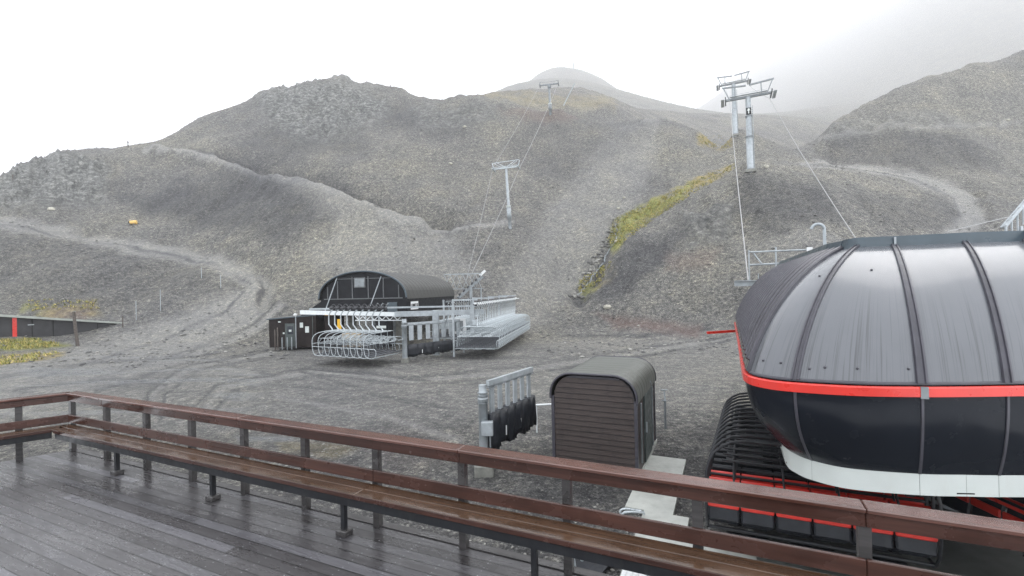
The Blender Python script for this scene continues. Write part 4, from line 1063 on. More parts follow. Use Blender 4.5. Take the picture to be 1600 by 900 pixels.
gate('gate_frame', 'grey steel post with six hanging flaps in black covers left of the brown shed', 'gate frames with covered flaps', fb,
     at(762, 599, fb.y-.02), at(831, 577, Y1+.2), 2.62, 6, .19, .95, .70, 1.80, .135)
fb2 = gz(633, 566, GZ)
gate('gate_frame', 'far pale gate frame of white flaps in black covers under the steel girder', 'gate frames with covered flaps', fb2,
     at(636, 506, fb2.y), at(722, 500, 40.0), 3.3, 7, .42, 1.15, .35, 1.35, .2, True, False)
t = thing('control_board', 'square white frame board standing between the girder column and the long chair row', 'board', gz(707, 556, GZ+.1)+V(.2, 2.0, 0), RZ2)
b = MB()
for dx, dz, sx_, sz_ in ((-.65, 2.25, .22, 1.3), (.65, 2.25, .22, 1.3), (0, 2.8, 1.1, .2), (0, 1.7, 1.1, .2)): b.box((dx, 0, dz), (sx_, .1, sz_))
b.build('board_frame', M['whitebox'], t)
b = MB(); b.box((0, .03, 2.25), (1.08, .04, .9)); b.build('board_face', M['galv_dark'], t)
for x in (-.55, .55):
    b = MB(); b.box((x, .0, .8), (.1, .08, 1.6)); b.build('leg', M['galv'], t)
b = MB(); b.box((-.1, -.12, .85), (.5, .2, .7), bev=.04); b.build('covered_box', M['cover'], t)

# ------------------------------------------------------------------ barn
bn = thing('lift_barn', 'black barn with a barrel roof and a small white name sign on its side wall', 'barn', V(-10.2, 45.5, GZ), RZ2)
BWd, BLn, EZ, RS = 9.3, 15.0, 4.75, 2.65            # width, length, eaves, rise
def archz(t): return EZ+RS*math.sin(t)**.92
def arcx(t): return -BWd/2-BWd/2*math.cos(t)
TT = [PI*i/28 for i in range(29)]
b = MB()                                             # roof shell with standing seams (runs front to back)
ny = 60; rings = []
for j in range(ny+1):
    y = -.35+(BLn+.5)*j/ny; up = .05 if j % 4 in (0,) else 0
    rings.append([V(arcx(t)*1.0+math.copysign(.08, math.cos(t))*-1*0, y, archz(t)+.10+up) if 0 < t < PI else V(arcx(t)+(.12 if t > 1 else -.12), y, EZ-.05) for t in TT])
vs = [p for r in rings for p in r]; n = len(TT)
b.add(vs, [(i*n+j, (i+1)*n+j, (i+1)*n+j+1, i*n+j+1) for i in range(len(rings)-1) for j in range(n-1)], False)
b.build('barrel_roof', M['barnroof'], bn)
b = MB(); P_ = [V(arcx(t), -.36, archz(t)+.10) for t in TT]; b.tube(P_, .09, 6); b.build('verge_trim', M['beam'], bn)
n = len(TT); poly = [V(arcx(t), 0, archz(t)) for t in TT]
for y in (0, BLn): b = MB(); b.add([(p.x, y, p.z) for p in poly], [tuple(range(n)) if y else tuple(range(n))[::-1]]); b.build('gable_wall', M['barnblack'], bn)
b = MB(); b.box((-BWd/2, BLn/2, 4.0), (BWd, BLn, 1.5)); b.build('wall', M['barnblack'], bn)
for x, y in ((-2, 2.5), (-7.3, 2.5), (-2, 12), (-7.3, 12)): b = MB(); b.box((x, y, 1.6), (.6, .6, 3.4)); b.build('column', M['footing'], bn)
for x in (-.9, -2.5, -4.1, -5.8, -7.4, -8.5):
    zt = EZ+RS*(max(0, 1-((x+BWd/2)/(BWd/2))**2))**.5*.86; b = MB(); b.bar((x, -.06, EZ+.1), (x, -.06, zt), .09, .05, V(0, 1, 0)); b.build('gable_mullion', M['mull'], bn)
b = MB(); b.bar((-.5, -.07, EZ+.05), (-BWd+.4, -.07, EZ+.05), .05, .10); b.bar((-1.6, -.065, EZ+2.05), (-BWd+1.9, -.065, EZ+2.05), .05, .07); b.build('gable_rail', M['mull'], bn)
b = MB(); b.box((-4.95, -.14, EZ+1.65), (1.2, .10, 1.0)); hb_ = b.build('hatch', M['mull'], bn)
b = MB(); b.box((-4.95, -.20, EZ+1.65), (1.0, .03, .8)); b.build('hatch_panel', M['galv_dark'], hb_)
for xa, xb in ((-2.6, -3.6), (-7.3, -8.2)):
    b = MB(); b.tube([(xa, -.3, EZ+2.2), (xb, -1.2, EZ-1.3)], .05, 6); b.build('stay_rod', M['galv'], bn)
b = MB(); b.box((.04, 1.6, EZ-.75), (.05, 1.9, .8)); sg = b.build('name_sign', M['whitebox'], bn)
text_mesh('sign_lettering', 'SUMMIT SIX', .46, M['blackplate'], bn, (.075, 1.6, EZ-.75), (PI/2, 0, PI/2), sx=.72)
b = MB(); b.box((-1.6, -.05, EZ-1.0), (1.0, .06, 1.3)); b.build('door', M['beam'], bn)
b = MB(); b.add([(-BWd-2.4, .2, 3.2), (-BWd, .2, 4.65), (-BWd, .2, 2.9), (-BWd-2.4, .2, 2.9), (-BWd-2.4, 5, 3.2), (-BWd, 5, 4.65), (-BWd, 5, 2.9), (-BWd-2.4, 5, 2.9)], [(0, 1, 2, 3), (4, 7, 6, 5), (0, 4, 5, 1), (3, 2, 6, 7), (0, 3, 7, 4)]); b.build('side_wing', M['barnblack'], bn)
b = MB(); b.box((-5.4, -1.8, 2.6), (2.2, .1, 2.4)); b.build('dark_opening', M['blackplate'], bn) if False else None
# stone facing and openings low on the front, behind the chairs
b = MB(); b.box((-6.0, .3, .7), (2.0, 1.0, 1.4), bev=.05); b.build('tan_crate', M['tan'], bn)
b = MB(); b.box((-2.6, .2, 1.6), (1.3, 1.3, 3.2), bev=.04); b.build('drive_cabinet', M['barnblack'], bn)
b = MB(); b.box((-2.6, -.48, 2.0), (1.0, .03, .25)); b.build('cabinet_label', M['paper'], bn)
b = MB(); b.box((-8.6, 1.2, 1.65), (1.3, 1.6, 3.2)); b.build('door_block', M['cabin'], bn)
b = MB(); b.box((-4.6, 5.0, 1.65), (1.8, 3, 3.2)); b.build('drive_block', M['galv_dark'], bn)
b = MB(); b.box((-8.0, -.22, 3.35), (1.5, .06, .28)); b.build('yellow_panel', M['yellow'], bn)
b = MB(); b.box((-7.2, -.22, 2.2), (.42, .06, 1.2)); b.build('yellow_panel', M['yellow'], bn)
# tension frame and ramp behind the barn
t = thing('lattice_frame', 'pale lattice frame standing behind the right end of the barn roof', 'lattice frame', V(-6.6, 62.5, GZ), RZ2); o = Vector(t.location)
b = MB()
za, zb = 7.6, 5.6
for z in (za, zb): b.bar((-2.6, 0, z), (2.6, 0, z), .10, .10); b.bar((-2.6, 1.2, z), (2.6, 1.2, z), .08, .08)
for i in range(6):
    x = -2.6+i*.87; b.bar((x, 0, zb), (x+.87, 0, za), .05, .05); b.bar((x+.87, 0, zb), (x, 0, za), .05, .05); b.bar((x, 0, za), (x, 1.2, za), .05, .05)
b.build('truss', M['galv'], t)
for x in (-2.4, 2.4):
    b = MB(); b.bar((x, .5, 0), (x, .5, zb), .16, .16, V(1, 0, 0)); b.build('leg', M['galv'], t)
t = thing('sheave_ramp', 'dark tilted sheave ramp where the rope leaves the back of the barn', 'sheave ramp', V(-5.6, 60.5, GZ), RZ2)
b = MB(); b.bar((-1.5, 0, 4.4), (1.2, 2.5, 7.2), .5, .3); b.build('ramp_beam', M['galv_dark'], t)
for i in range(6):
    p = V(-1.5, 0, 4.6).lerp(V(1.2, 2.5, 7.4), (i+.5)/6); b = MB(); b.tube([p+V(-.1, 0, 0), p+V(.1, 0, 0)], .24, 10); b.build('sheave', M['grip'], t)
b = MB(); b.bar((0, 1, 0), (0, 1, 5.7), .3, .3, V(1, 0, 0)); b.build('leg', M['galv'], t)
b = MB(); b.bar((.9, 2.3, 7.3), (1.6, 2.6, 8.0), .3, .3); b.build('cap_light', M['whitebox'], t)

# ------------------------------------------------------------------ small dark cabin
cb = thing('lift_cabin', 'small dark brown cabin with a door, a window and white notices left of the barn', 'cabin', V(-24.9, 47.6, GZ), 0); 
ce = V(1, -.12, 0).normalized(); cn = V(-ce.y, ce.x, 0); cb.rotation_euler = (0, 0, math.atan2(ce.y, ce.x))
CW = 5.1
b = MB(); b.add([(0, 0, 0), (CW, 0, 0), (CW, 4, 0), (0, 4, 0), (0, 0, 2.85), (CW, 0, 3.2), (CW, 4, 3.2), (0, 4, 2.85)], [(0, 1, 5, 4), (1, 2, 6, 5), (2, 3, 7, 6), (3, 0, 4, 7)]); b.build('wall', M['cabin'], cb)
b = MB(); b.add([(-.15, -.2, 2.83), (CW+.1, -.2, 3.19), (CW+.1, 4.2, 3.19), (-.15, 4.2, 2.83), (-.15, -.2, 2.95), (CW+.1, -.2, 3.31), (CW+.1, 4.2, 3.31), (-.15, 4.2, 2.95)], [(0, 1, 2, 3), (4, 7, 6, 5), (0, 4, 5, 1), (1, 5, 6, 2), (2, 6, 7, 3), (3, 7, 4, 0)]); b.build('roof', M['beam'], cb)
b = MB(); b.box((2.3, -.03, 1.25), (1.05, .05, 2.35)); dr = b.build('door', M['cabindoor'], cb)
b = MB(); b.box((2.35, -.065, 1.75), (.6, .03, .8)); b.build('door_window', M['glassdark'], dr)
b = MB(); b.box((2.35, -.085, 1.7), (.28, .012, .22)); b.build('notice', M['paper'], dr)
b = MB(); b.box((1.62, -.04, 1.45), (.16, .06, .16)); b.build('switch_plate', M['paper'], cb)
b = MB(); b.box((1.2, -.06, 2.6), (.28, .1, .12), bev=.02); b.build('wall_lamp', M['paper'], cb)
b = MB(); b.box((3.55, -.04, 2.25), (.34, .03, .5)); b.build('notice', M['paper'], cb)
b = MB(); b.box((4.15, -.04, 1.8), (.4, .03, .62)); b.build('notice', M['paper'], cb)
b = MB(); b.box((4.75, -.03, 1.6), (.06, .04, 3.0)); b.build('corner_trim', M['cabindoor'], cb)
t = thing('lamp_post', 'thin grey lamp post with a white head in front of the small cabin', 'lamp post', V(-21.7, 46.6, GZ), 0)
b = MB(); b.tube([(0, 0, 0), (0, 0, 3.2)], .05, 8); b.build('pole', M['galv'], t)
b = MB(); b.tube([(0, 0, 3.15), (0, 0, 3.3), (-.1, -.1, 3.4)], [.06, .2, .12], 10); b.build('lamp_head', M['whitebox'], t)
for i, (px, h, lab) in enumerate(((430, 1.9, 'leftmost and tallest'), (434, 2.1, 'second from the left'), (441, 1.1, 'third from the left'), (449, 1.1, 'second from the right'), (456, 1.1, 'rightmost'))):
    p = gz(px, 542.5, GZ); p = p*(46.3/p.y); p.z = GZ; b = MB(); b.tube([(0, 0, -.1), (0, 0, h), (0, 0, h+.03)], [.06, .06, .03], 8)
    q = b.build('bollard_post', M['oldwood'] if i < 2 else M['galv_dark']); q.location = p; tag(q, 'thin post before the small cabin wall, %s of five' % lab, 'post', 'posts before the small cabin')
# ------------------------------------------------------------------ brown shed with rounded roof
p = W(-4.78, 13.10, GZ+.14)
sh = thing('storage_shed', 'dark brown boarded shed with a rounded metal roof behind the terrace railing', 'shed', p, RZ)
SW, SD, SH, CR = 2.42, 3.35, 2.72, .62
prof = []
for cx, a0, a1 in ((CR, PI, PI/2), (SW-CR, PI/2, 0)):
    for i in range(9):
        a = a0+(a1-a0)*i/8; prof.append((cx+CR*math.cos(a), SH-CR+CR*math.sin(a)))
b = MB()                                                # core behind the boards
core = [(0.03, 0)]+[(x*(SW-.06)/SW+.03, z-.03) for x, z in prof]+[(SW-.03, 0)]; n = len(core)
for y in (.03, SD-.03): b.add([(x, y, z) for x, z in core], [tuple(range(n)) if y > 1 else tuple(range(n))[::-1]])
b.add([(x, y, z) for y in (.03, SD-.03) for x, z in core], [(i, i+n, (i+1) % n+n, (i+1) % n) for i in range(n)])
b.build('wall_core', M['rib'], sh)
def lim(z):                                             # half width of the end wall at height z
    if z <= SH-CR: return 0.0
    d = z-(SH-CR); return CR-math.sqrt(max(CR*CR-d*d, 0))
bh = .155; BB = [MB(), MB()]; z = .02
while z < SH-.10:
    z1 = min(z+bh-.022, SH-.06); i0 = lim(z)+.05; i1 = lim(z1)+.05
    for b, y, s in ((BB[0], 0, -1), (BB[1], SD, 1)):
        f0 = y+s*.034; f1 = y+s*.004
        P8 = [(i0, y, z), (SW-i0, y, z), (SW-i1, y, z1), (i1, y, z1), (i0, f0, z), (SW-i0, f0, z), (SW-i1, f1, z1), (i1, f1, z1)]
        b.add(P8, [(4, 5, 6, 7), (0, 1, 5, 4), (3, 7, 6, 2), (0, 4, 7, 3), (1, 2, 6, 5)])
    z += bh
for b in BB: b.build('end_boards', M['shedwood'], sh)
b = MB(); z = .02
while z < SH-CR-.05:
    z1 = min(z+bh-.012, SH-CR)
    for x, s in ((0, -1), (SW, 1)):
        b.add([(x, .05, z), (x, SD-.05, z), (x, SD-.05, z1), (x, .05, z1), (x+s*.022, .05, z), (x+s*.022, SD-.05, z), (x+s*.006, SD-.05, z1), (x+s*.006, .05, z1)], [(4, 5, 6, 7), (0, 1, 5, 4), (3, 7, 6, 2), (0, 4, 7, 3), (1, 2, 6, 5)])
    z += bh
b.build('side_boards', M['shedwood'], sh)
b = MB()
for x in (.0, SW): 
    for y in (0, SD): b = MB(); b.box((x, y, (SH-CR)/2), (.09, .09, SH-CR-.02)); b.build('corner_trim', M['rib'], sh)
rp = [(-.05, SH-CR-.09)]+[(SW/2+(x-SW/2)*1.04, z+.05) for x, z in prof]+[(SW+.05, SH-CR-.09)]
b = MB(); rings = []; ny = 56
for j in range(ny+1):
    y = -.09+(SD+.22)*j/ny; up = .014 if j % 2 else 0
    rings.append([V(x+(0 if .3 < x < SW-.3 else math.copysign(up, x-SW/2)), y, z+up) for x, z in rp])
vs = [q for r in rings for q in r]; n = len(rp)
b.add(vs, [(i*n+j, (i+1)*n+j, (i+1)*n+j+1, i*n+j+1) for i in range(ny) for j in range(n-1)], True)
b.build('roof', M['shedroof'], sh)
for y in (-.09, SD+.13): b = MB(); b.tube([V(x, y, z) for x, z in rp], .035, 6); b.build('verge_trim', M['rib'], sh)
b = MB(); b.box((SW+.04, 1.75, 1.02), (.05, 1.25, 1.98)); dr = b.build('side_door', M['cabindoor'], sh)
b = MB(); b.box((SW+.09, 1.2, 1.05), (.05, .04, .3)); b.build('handle', M['galv'], dr)
b = MB(); b.tube([(SW+.07, .42, .25), (SW+.07, .42, 1.95)], .03, 6); b.tube([(SW+.07, 2.5, .1), (SW+.07, 2.5, 2.0)], .035, 6); b.build('downpipe', M['galv_dark'], sh)
b = MB(); b.bar((SW+.05, 2.3, SH-CR+.1), (SW+.05, 2.75, SH-CR-.25), .05, .05); b.build('brace', M['galv_dark'], sh)
# standpipe, barrier pipe and bent handrail near the shed
t = thing('standpipe', 'thin dark standpipe with a valve head behind the right side of the brown shed', 'standpipe', gz(1040, 672, GZ), 0)
b = MB(); b.tube([(0, 0, 0), (0, 0, 1.1)], .045, 8); b.tube([(-.12, 0, 1.1), (.05, 0, 1.1)], .03, 6); b.build('pipe', M['galv_dark'], t)
b = MB(); b.tube([(0, 0, 1.1), (0, 0, 1.15), (-.02, 0, 1.5)], [.06, .03, .03], 8); b.tube([(-.14, 0, 1.5), (.1, 0, 1.5)], .025, 6); b.build('valve', M['galv'], t)
t = thing('boundary_rail', 'pale horizontal pipe running from behind the flap frame to the brown shed', 'rail', at(836, 633, 17.5), 0)
b = MB(); o = Vector(t.location); b.tube([V(0, 0, 0), at(872, 631, 17.2)-o], .035, 8); b.tube([V(.05, 0, 0), V(.05, 0, GZ-o.z)], .03, 6); b.build('pipe', M['white_tube'], t)

def loopstand(name, label, p, rz, L=.9, h=.42):
    t = thing(name, label, 'bent rail', p, rz)
    b = MB(); b.tube([(0, 0, 0), (0, 0, h*.7), (.06, 0, h*.93), (.16, 0, h), (L, 0, h), (L, 0, h-.05)], .028, 8); b.tube([(0, .22, 0), (0, .22, h*.6), (.06, .22, h*.8), (.16, .2, h*.85), (.45, .05, h)], .028, 8)
    b.build('rail', M['silver'], t); return t
loopstand('bent_rail', 'low bent silver rail at the lower corner of the concrete path', gz(972, 812, GZ+.05), RZ+.35, .5, .18)
# things under the terrace edge
p = gz(935, 905, GZ+.12)
t = thing('loading_frame', 'silver looped tube frame on the pale slab just under the terrace edge', 'tube frame', p, RZ-.1)
for y in (0, .35):
    b = MB(); b.tube([(-.45, y, 0), (-.5, y, .35), (-.38, y, .55), (-.1, y, .62), (.5, y, .60), (.85, y, .45)], .035, 8); b.build('loop_tube', M['silver'], t)
b = MB(); b.tube([(-.25, 0, .60), (.2, .2, .45), (.5, .3, .2)], .03, 8); b.build('cross_tube', M['silver'], t)
b = MB(); b.box((.95, .15, .4), (.16, .35, .8), bev=.02); b.build('end_plate', M['galv'], t)
b = MB(); b.box((1.15, .25, .35), (.10, .3, .7), bev=.02); b.build('end_plate', M['galv_dark'], t)
p = gz(918, 880, GZ+.13); b = MB(); b.box((0, 0, .012), (.75, 1.4, .024))
q = b.build('rubber_mat', M['cover'], None); q.location = p; q.rotation_euler = (0, 0, RZ-.2); tag(q, 'black rubber mat beside the silver tube frame under the terrace', 'mat')
p = gz(1040, 905, GZ+.12); b = MB(); b.box((0, 0, .02), (1.5, 1.3, .03))
for i in range(14): b.box((-.7+i*.108, 0, .04), (.05, 1.28, .02))
q = b.build('grating_panel', M['whitebox'], None); q.location = p; q.rotation_euler = (0, 0, RZ); tag(q, 'white ribbed panel lying on the slab under the terrace', 'panel')

# ------------------------------------------------------------------ lift towers
def tower_modern(foot, h, half, label, tilt, group, sign=False, rad=.42, flang=.46):
    t = thing('lift_tower', label, 'lift tower', foot, RZ, group); t.rotation_euler = (0, tilt, RZ)
    b = MB(); b.tube([(0, 0, -.6), (0, 0, h*flang), (0, 0, h*flang), (0, 0, h)], [rad, rad, rad*.86, rad*.72], 20); pl = b.build('pole', M['galv'], t)
    for z in (h*flang, h*.74, .25): b = MB(); b.tube([(0, 0, z-.09), (0, 0, z+.09)], rad*1.16 if z < h*.5 else rad*.95, 20); b.build('flange', M['galv_dark'], pl)
    b = MB(); b.box((0, 0, -.1), (1.7, 1.7, .5), bev=.06); b.build('footing', M['footing'], t)
    b = MB(); b.box((rad*1.0+.06, -.1, h*.45), (.05, .35, h*.85)); 
    for i in range(int(h*.85/.35)): b.box((rad+.02, -.1, .4+i*.35), (.16, .30, .03))
    b.build('ladder', M['galv'], pl)
    b = MB(); b.box((0, 0, h+.1), (half*2+.2, .42, .36), bev=.03); b.build('crossarm', M['galv_dark'], t)
    b = MB(); b.box((0, -.55, h+.33), (half*1.7, .5, .05)); b.box((0, -.8, h+.55), (half*1.7, .04, .04)); b.build('catwalk', M['galv'], t)
    for s in (-1, 1):
        b = MB(); x = s*half
        b.bar((x*.86, 0, h+.2), (x*1.12, 0, h+2.3), .16, .16, V(0, 1, 0)); b.bar((x*.62, 0, h+.2), (x*.60, 0, h+2.15), .16, .16, V(0, 1, 0)); b.build('lifting_strut', M['galv_dark'], t)
        b = MB(); b.bar((x*.08, 0, h+2.05), (x*1.18, 0, h+2.35), .26, .22, V(0, 0, 1)); b.build('lifting_beam', M['galv_dark'], t)
        b = MB(); b.box((x*1.04, 0, h-.12), (.22, 3.4, .18)); b.box((x*1.18, 0, h-.28), (.5, 3.6, .05)); sb = b.build('sheave_beam', M['galv'], t)
        for i in range(6):
            b = MB(); y = -1.5+i*.6; b.tube([(x*1.04-.08, y, h-.02), (x*1.04+.08, y, h-.02)], .24, 12); b.build('sheave', M['grip'], sb)
    if sign:
        b = MB(); b.box((0, -rad*.85, h*.80), (.75, .05, 1.15)); sg = b.build('sign_plate', M['blackplate'], t)
        b = MB(); b.tube([(0, -rad*.85-.04, h*.80+.30), (0, -rad*.85-.05, h*.80+.30)], .16, 12)
        b.add([(-.30, -rad*.85-.045, h*.80+.08), (.30, -rad*.85-.045, h*.80+.08), (0, -rad*.85-.045, h*.80+.34)], [(0, 1, 2)])
        b.box((0, -rad*.85-.045, h*.80-.15), (.16, .02, .5)); b.build('sign_symbol', M['paper'], sg)
    return t
fA = hit(1173, 268, 60); YA = fA.y; hA = at(1170, 152, YA).z-fA.z
fB = hit(1149, 212, 95); YB = fB.y; hB = at(1147, 131, YB).z-fB.z
tower_modern(fA, hA, 3.25*YA/77, 'nearest tall grey tower with a person sign on the dark mound', -.012, 'towers of the right lift', True, .55*YA/77)
tower_modern(fB, hB, 3.0*YB/118*1.05, 'second tall grey tower, just behind and left of the signed one', -.012, 'towers of the right lift', False, .62, .5)
def tower_lattice(foot, h, half, label, tilt, style, group):
    t = thing('lift_tower', label, 'lift tower', foot, RZ2, group); t.rotation_euler = (0, tilt, RZ2)
    r = .27 if style == 0 else max(.34, h*.02)
    b = MB(); b.tube([(0, 0, -.5), (0, 0, h*.14), (0, 0, h*.14), (0, 0, h*.34), (0, 0, h*.34), (0, 0, h)], [r*1.1, r*1.1, r*1.5, r*1.5, r, r*.8], 14); pl = b.build('pole', M['galv'] if style == 0 else M['galv_dark'], t)
    for z in (h*.34, h*.36): b = MB(); b.tube([(0, 0, z-.05), (0, 0, z+.06)], r*1.7, 14); b.build('collar', M['paper'], pl)
    m = M['silver'] if style == 0 else M['galv_dark']
    b = MB(); b.box((0, 0, h), (half*2, r*1.1, r*.9)); b.build('crossarm', m, t)
    if style == 0:
        b = MB()
        b.bar((-half*1.15, 0, h+1.1), (half*1.1, 0, h+1.25), .09, .09)
        for s in (-1, 1):
            b.bar((0, 0, h+.1), (s*half*.75, 0, h+1.15), .09, .09, V(0, 1, 0)); b.bar((s*half*1.0, 0, h), (s*half*1.12, 0, h+1.15), .12, .12, V(0, 1, 0)); b.bar((s*half*.4, -.4, h+.15), (s*half*.95, -.4, h+.95), .06, .06, V(0, 1, 0))
        b.bar((-half, -.4, h+.2), (half, -.4, h+.2), .06, .06); b.build('lifting_frame', m, t)
    else:
        b = MB()
        for s in (-1, 1): b.bar((s*half*.97, 0, h), (s*half*1.0, 0, h+.95), .20, .20, V(0, 1, 0))
        b.bar((-half*1.05, 0, h+.95), (-half*.5, 0, h+.8), .09, .09); b.bar((half*1.05, 0, h+.95), (half*.5, 0, h+.8), .09, .09); b.bar((-half*.5, 0, h+.8), (half*.5, 0, h+.8), .05, .05); b.build('lifting_frame', m, t)
        b = MB(); b.tube([(0, 0, h-.2), (0, 0, h-1.0)], r*1.6, 12); b.build('head_sleeve', M['galv_dark'], t)
    for s in (-1, 1):
        b = MB(); b.box((s*half*1.02, 0, h-.15), (.22, 2.6, .20)); sb = b.build('sheave_beam', m, t)
        for i in range(4): b = MB(); b.tube([(s*half*1.02-.07, -1+i*.66, h-.02), (s*half*1.02+.07, -1+i*.66, h-.02)], .2, 10); b.build('sheave', M['grip'], sb)
    return t
f1 = hit(797, 357, 60); h1 = at(791, 262, f1.y).z-f1.z
f2 = hit(860, 180, 110); h2 = at(858, 132, f2.y).z-f2.z
f3 = hit(896, 110, 400); h3 = at(896, 80, f3.y).z-f3.z
tl = tower_lattice(f1, h1, 2.3*f1.y/86, 'slim pale tower with a braced frame on the slope above the barn', -.045, 0, 'towers of the left lift')
tower_lattice(f2, h2, 2.7*f2.y/138, 'dark slim tower standing on the main crest', -.02, 1, 'towers of the left lift')
tower_lattice(f3, h3, 8.0*f3.y/560*.62, 'faint tower on the misty far peak', 0, 1, 'towers of the left lift')
for nme, f_, h_, r_ in (('far', f3, h3, 2.2),): pass
# cables
def cable(label, pts, r=.03, sag=.0, group=None, name='lift_cable'):
    P_ = []
    for a, c in zip(pts[:-1], pts[1:]):
        for i in range(17):
            t_ = i/16; q = a.lerp(c, t_); q = q+V(0, 0, -sag*4*t_*(1-t_)*(c-a).length/40); P_.append(q)
    b = MB(); b.tube([P_[0]]+[p for i, p in enumerate(P_[1:]) if (p-P_[i]).length > 1e-4], r, 6); o = b.build(name, M['rope'])
    tag(o, label, 'cable', group); return o
bk = at(1169, 438, 19.6)
cable('left cable of the right lift, from the station bracket up to the signed tower', [bk, at(1140, 157, YA), at(1131, 126, YB)], .032, .35, 'cables of the right lift')
cable('right cable of the right lift, from behind the dome roof up to the signed tower', [at(1350, 392, 34), at(1203, 154, YA), at(1163, 126, YB)], .04, .35, 'cables of the right lift')
r0 = V(-6.2, 61.0, 2.0); rr0 = V(-3.9, 62.5, 1.6)
cable('left cable climbing from the barn past the slim tower to the crest', [at(728, 440, 62), at(770, 262, f1.y), at(844, 131, f2.y), at(892, 80, f3.y)], .035, .35, 'cables of the left lift')
cable('right cable climbing from the barn past the slim tower to the crest', [at(735, 432, 62), at(812, 262, f1.y), at(872, 130, f2.y), at(901, 80, f3.y)], .045, .35, 'cables of the left lift')
cable('faint cable crossing the misty sky at the far left', [at(-60, 254, 150), at(60, 242, 158), at(205, 222, 165)], .05, .2)
# diagonal pale pole on the far saddle
a = hit(880, 166, 150); c = at(898, 130, a.y); b = MB(); b.tube([V(0, 0, -.3), c-a], [.22, .18], 8); q = b.build('leaning_pole', M['galv']); q.location = a; tag(q, 'long pale pole leaning on the misty saddle right of the crest tower', 'pole')

# ------------------------------------------------------------------ low dark building with a red stripe, far left
A0 = at(-90, 506, 47); A1 = at(206, 512, 60); A0.z = 0; A1.z = 0
dd = (A1-A0); LB = dd.length; rzb = math.atan2(dd.y, dd.x)
gz0 = at(-60, 524, 49).z
zt0 = at(0, 495, 51.5).z; zt1 = at(200, 508, 59.5).z; 
lb = thing('low_building', 'long low dark grey building with pale roof edge and one red panel', 'building', V(A0.x, A0.y, zt1-3.2), rzb)
hb2 = zt0-(zt1-3.2)
dh = .0
b = MB(); za_ = at(-90, 489, 47).z-lb.location.z; zb_ = zt1-lb.location.z
b.add([(0, 0, -1), (LB, 0, -1), (LB, 7, -1), (0, 7, -1), (0, 0, za_), (LB, 0, zb_), (LB, 7, zb_), (0, 7, za_)], [(0, 1, 5, 4), (1, 2, 6, 5), (2, 3, 7, 6), (3, 0, 4, 7)]); b.build('wall', M['lowwall'], lb)
b = MB(); b.add([(-.2, -.3, za_), (LB+.3, -.3, zb_), (LB+.3, 7.3, zb_), (-.2, 7.3, za_), (-.2, -.3, za_+.28), (LB+.3, -.3, zb_+.2), (LB+.3, 7.3, zb_+.2), (-.2, 7.3, za_+.28)], [(0, 1, 2, 3), (4, 7, 6, 5), (0, 4, 5, 1), (1, 5, 6, 2), (2, 6, 7, 3), (3, 7, 4, 0)]); b.build('roof', M['roofend'], lb)
def along_wall(px):
    r = ray(px, 500); # intersection with the front wall plane in plan
    den = r.x*dd.y-r.y*dd.x; s = (A0.x*dd.y-A0.y*dd.x)/den; q = V(r.x*s, r.y*s, 0)-A0; return q.length if q.dot(dd) > 0 else -q.length
x0 = along_wall(19); x1 = along_wall(26)
ztop = lambda x: za_+(zb_-za_)*x/LB
b = MB(); b.box(((x0+x1)/2, -.04, ztop(x0)/2-.6), (x1-x0, .06, ztop(x0)+1.1)); b.build('red_panel', M['red'], lb)
for px in (50, 83, 115, 152, 178):
    x = along_wall(px); b = MB(); b.box((x, -.03, ztop(x)/2-.5), (.07, .05, ztop(x)+.9)); b.build('panel_joint', M['blackplate'], lb)
b = MB(); x = along_wall(48); b.box((x, -.06, ztop(x)-.7), (.5, .06, .1)); b.build('vent', M['galv'], lb)
# posts
def post(px, py, topy, r, mat, label, y0=30, lean=0.0, name='marker_pole', grp=None, tip=None):
    p = hit(px, py, y0); h = at(px, topy, p.y).z-p.z; b = MB(); b.tube([(0, 0, -.3), (lean, 0, h*.5), (lean*1.6, 0, h)], [r, r*.95, r*.85], 8)
    if tip: b.tube([(lean*1.6, 0, h*.80), (lean*1.6, 0, h*1.01)], r*1.5, 8)
    q = b.build(name, mat); q.location = p; return tag(q, label, 'pole', grp)
post(122, 541, 487, .16, M['oldwood'], 'dark leaning wooden post in front of the low building', 40, -.25, 'wooden_post')
post(192, 512, 494, .07, M['oldwood'], 'short dark post near the right end of the low building', 40, 0, 'wooden_post')
g_ = 'thin marker poles along the hairpin road'
post(213, 500, 470, .045, M['galv'], 'thin pale marker pole nearest the low building', 40, 0, grp=g_)
post(251, 486, 452, .045, M['galv'], 'thin pale marker pole on the bank below the hairpin', 40, 0, grp=g_)
post(315, 436, 418, .05, M['galv'], 'short thin marker pole beside the upper bend of the road', 50, 0, grp=g_)
post(345, 450, 430, .05, M['galv'], 'thin marker pole at the inside of the hairpin bend', 50, 0, grp=g_)
g_ = 'small markers on the skyline'
post(200, 231, 221, .10, M['oldwood'], 'tiny dark marker on the left shoulder skyline', 90, 0, grp=g_, tip=1)
post(610, 138, 133, .12, M['oldwood'], 'tiny dark marker on the skyline right of the rocky top', 120, 0, grp=g_, tip=1)
post(20, 283, 273, .08, M['oldwood'], 'tiny dark marker above the rocky outcrop at the far left', 90, 0, grp=g_, tip=1)
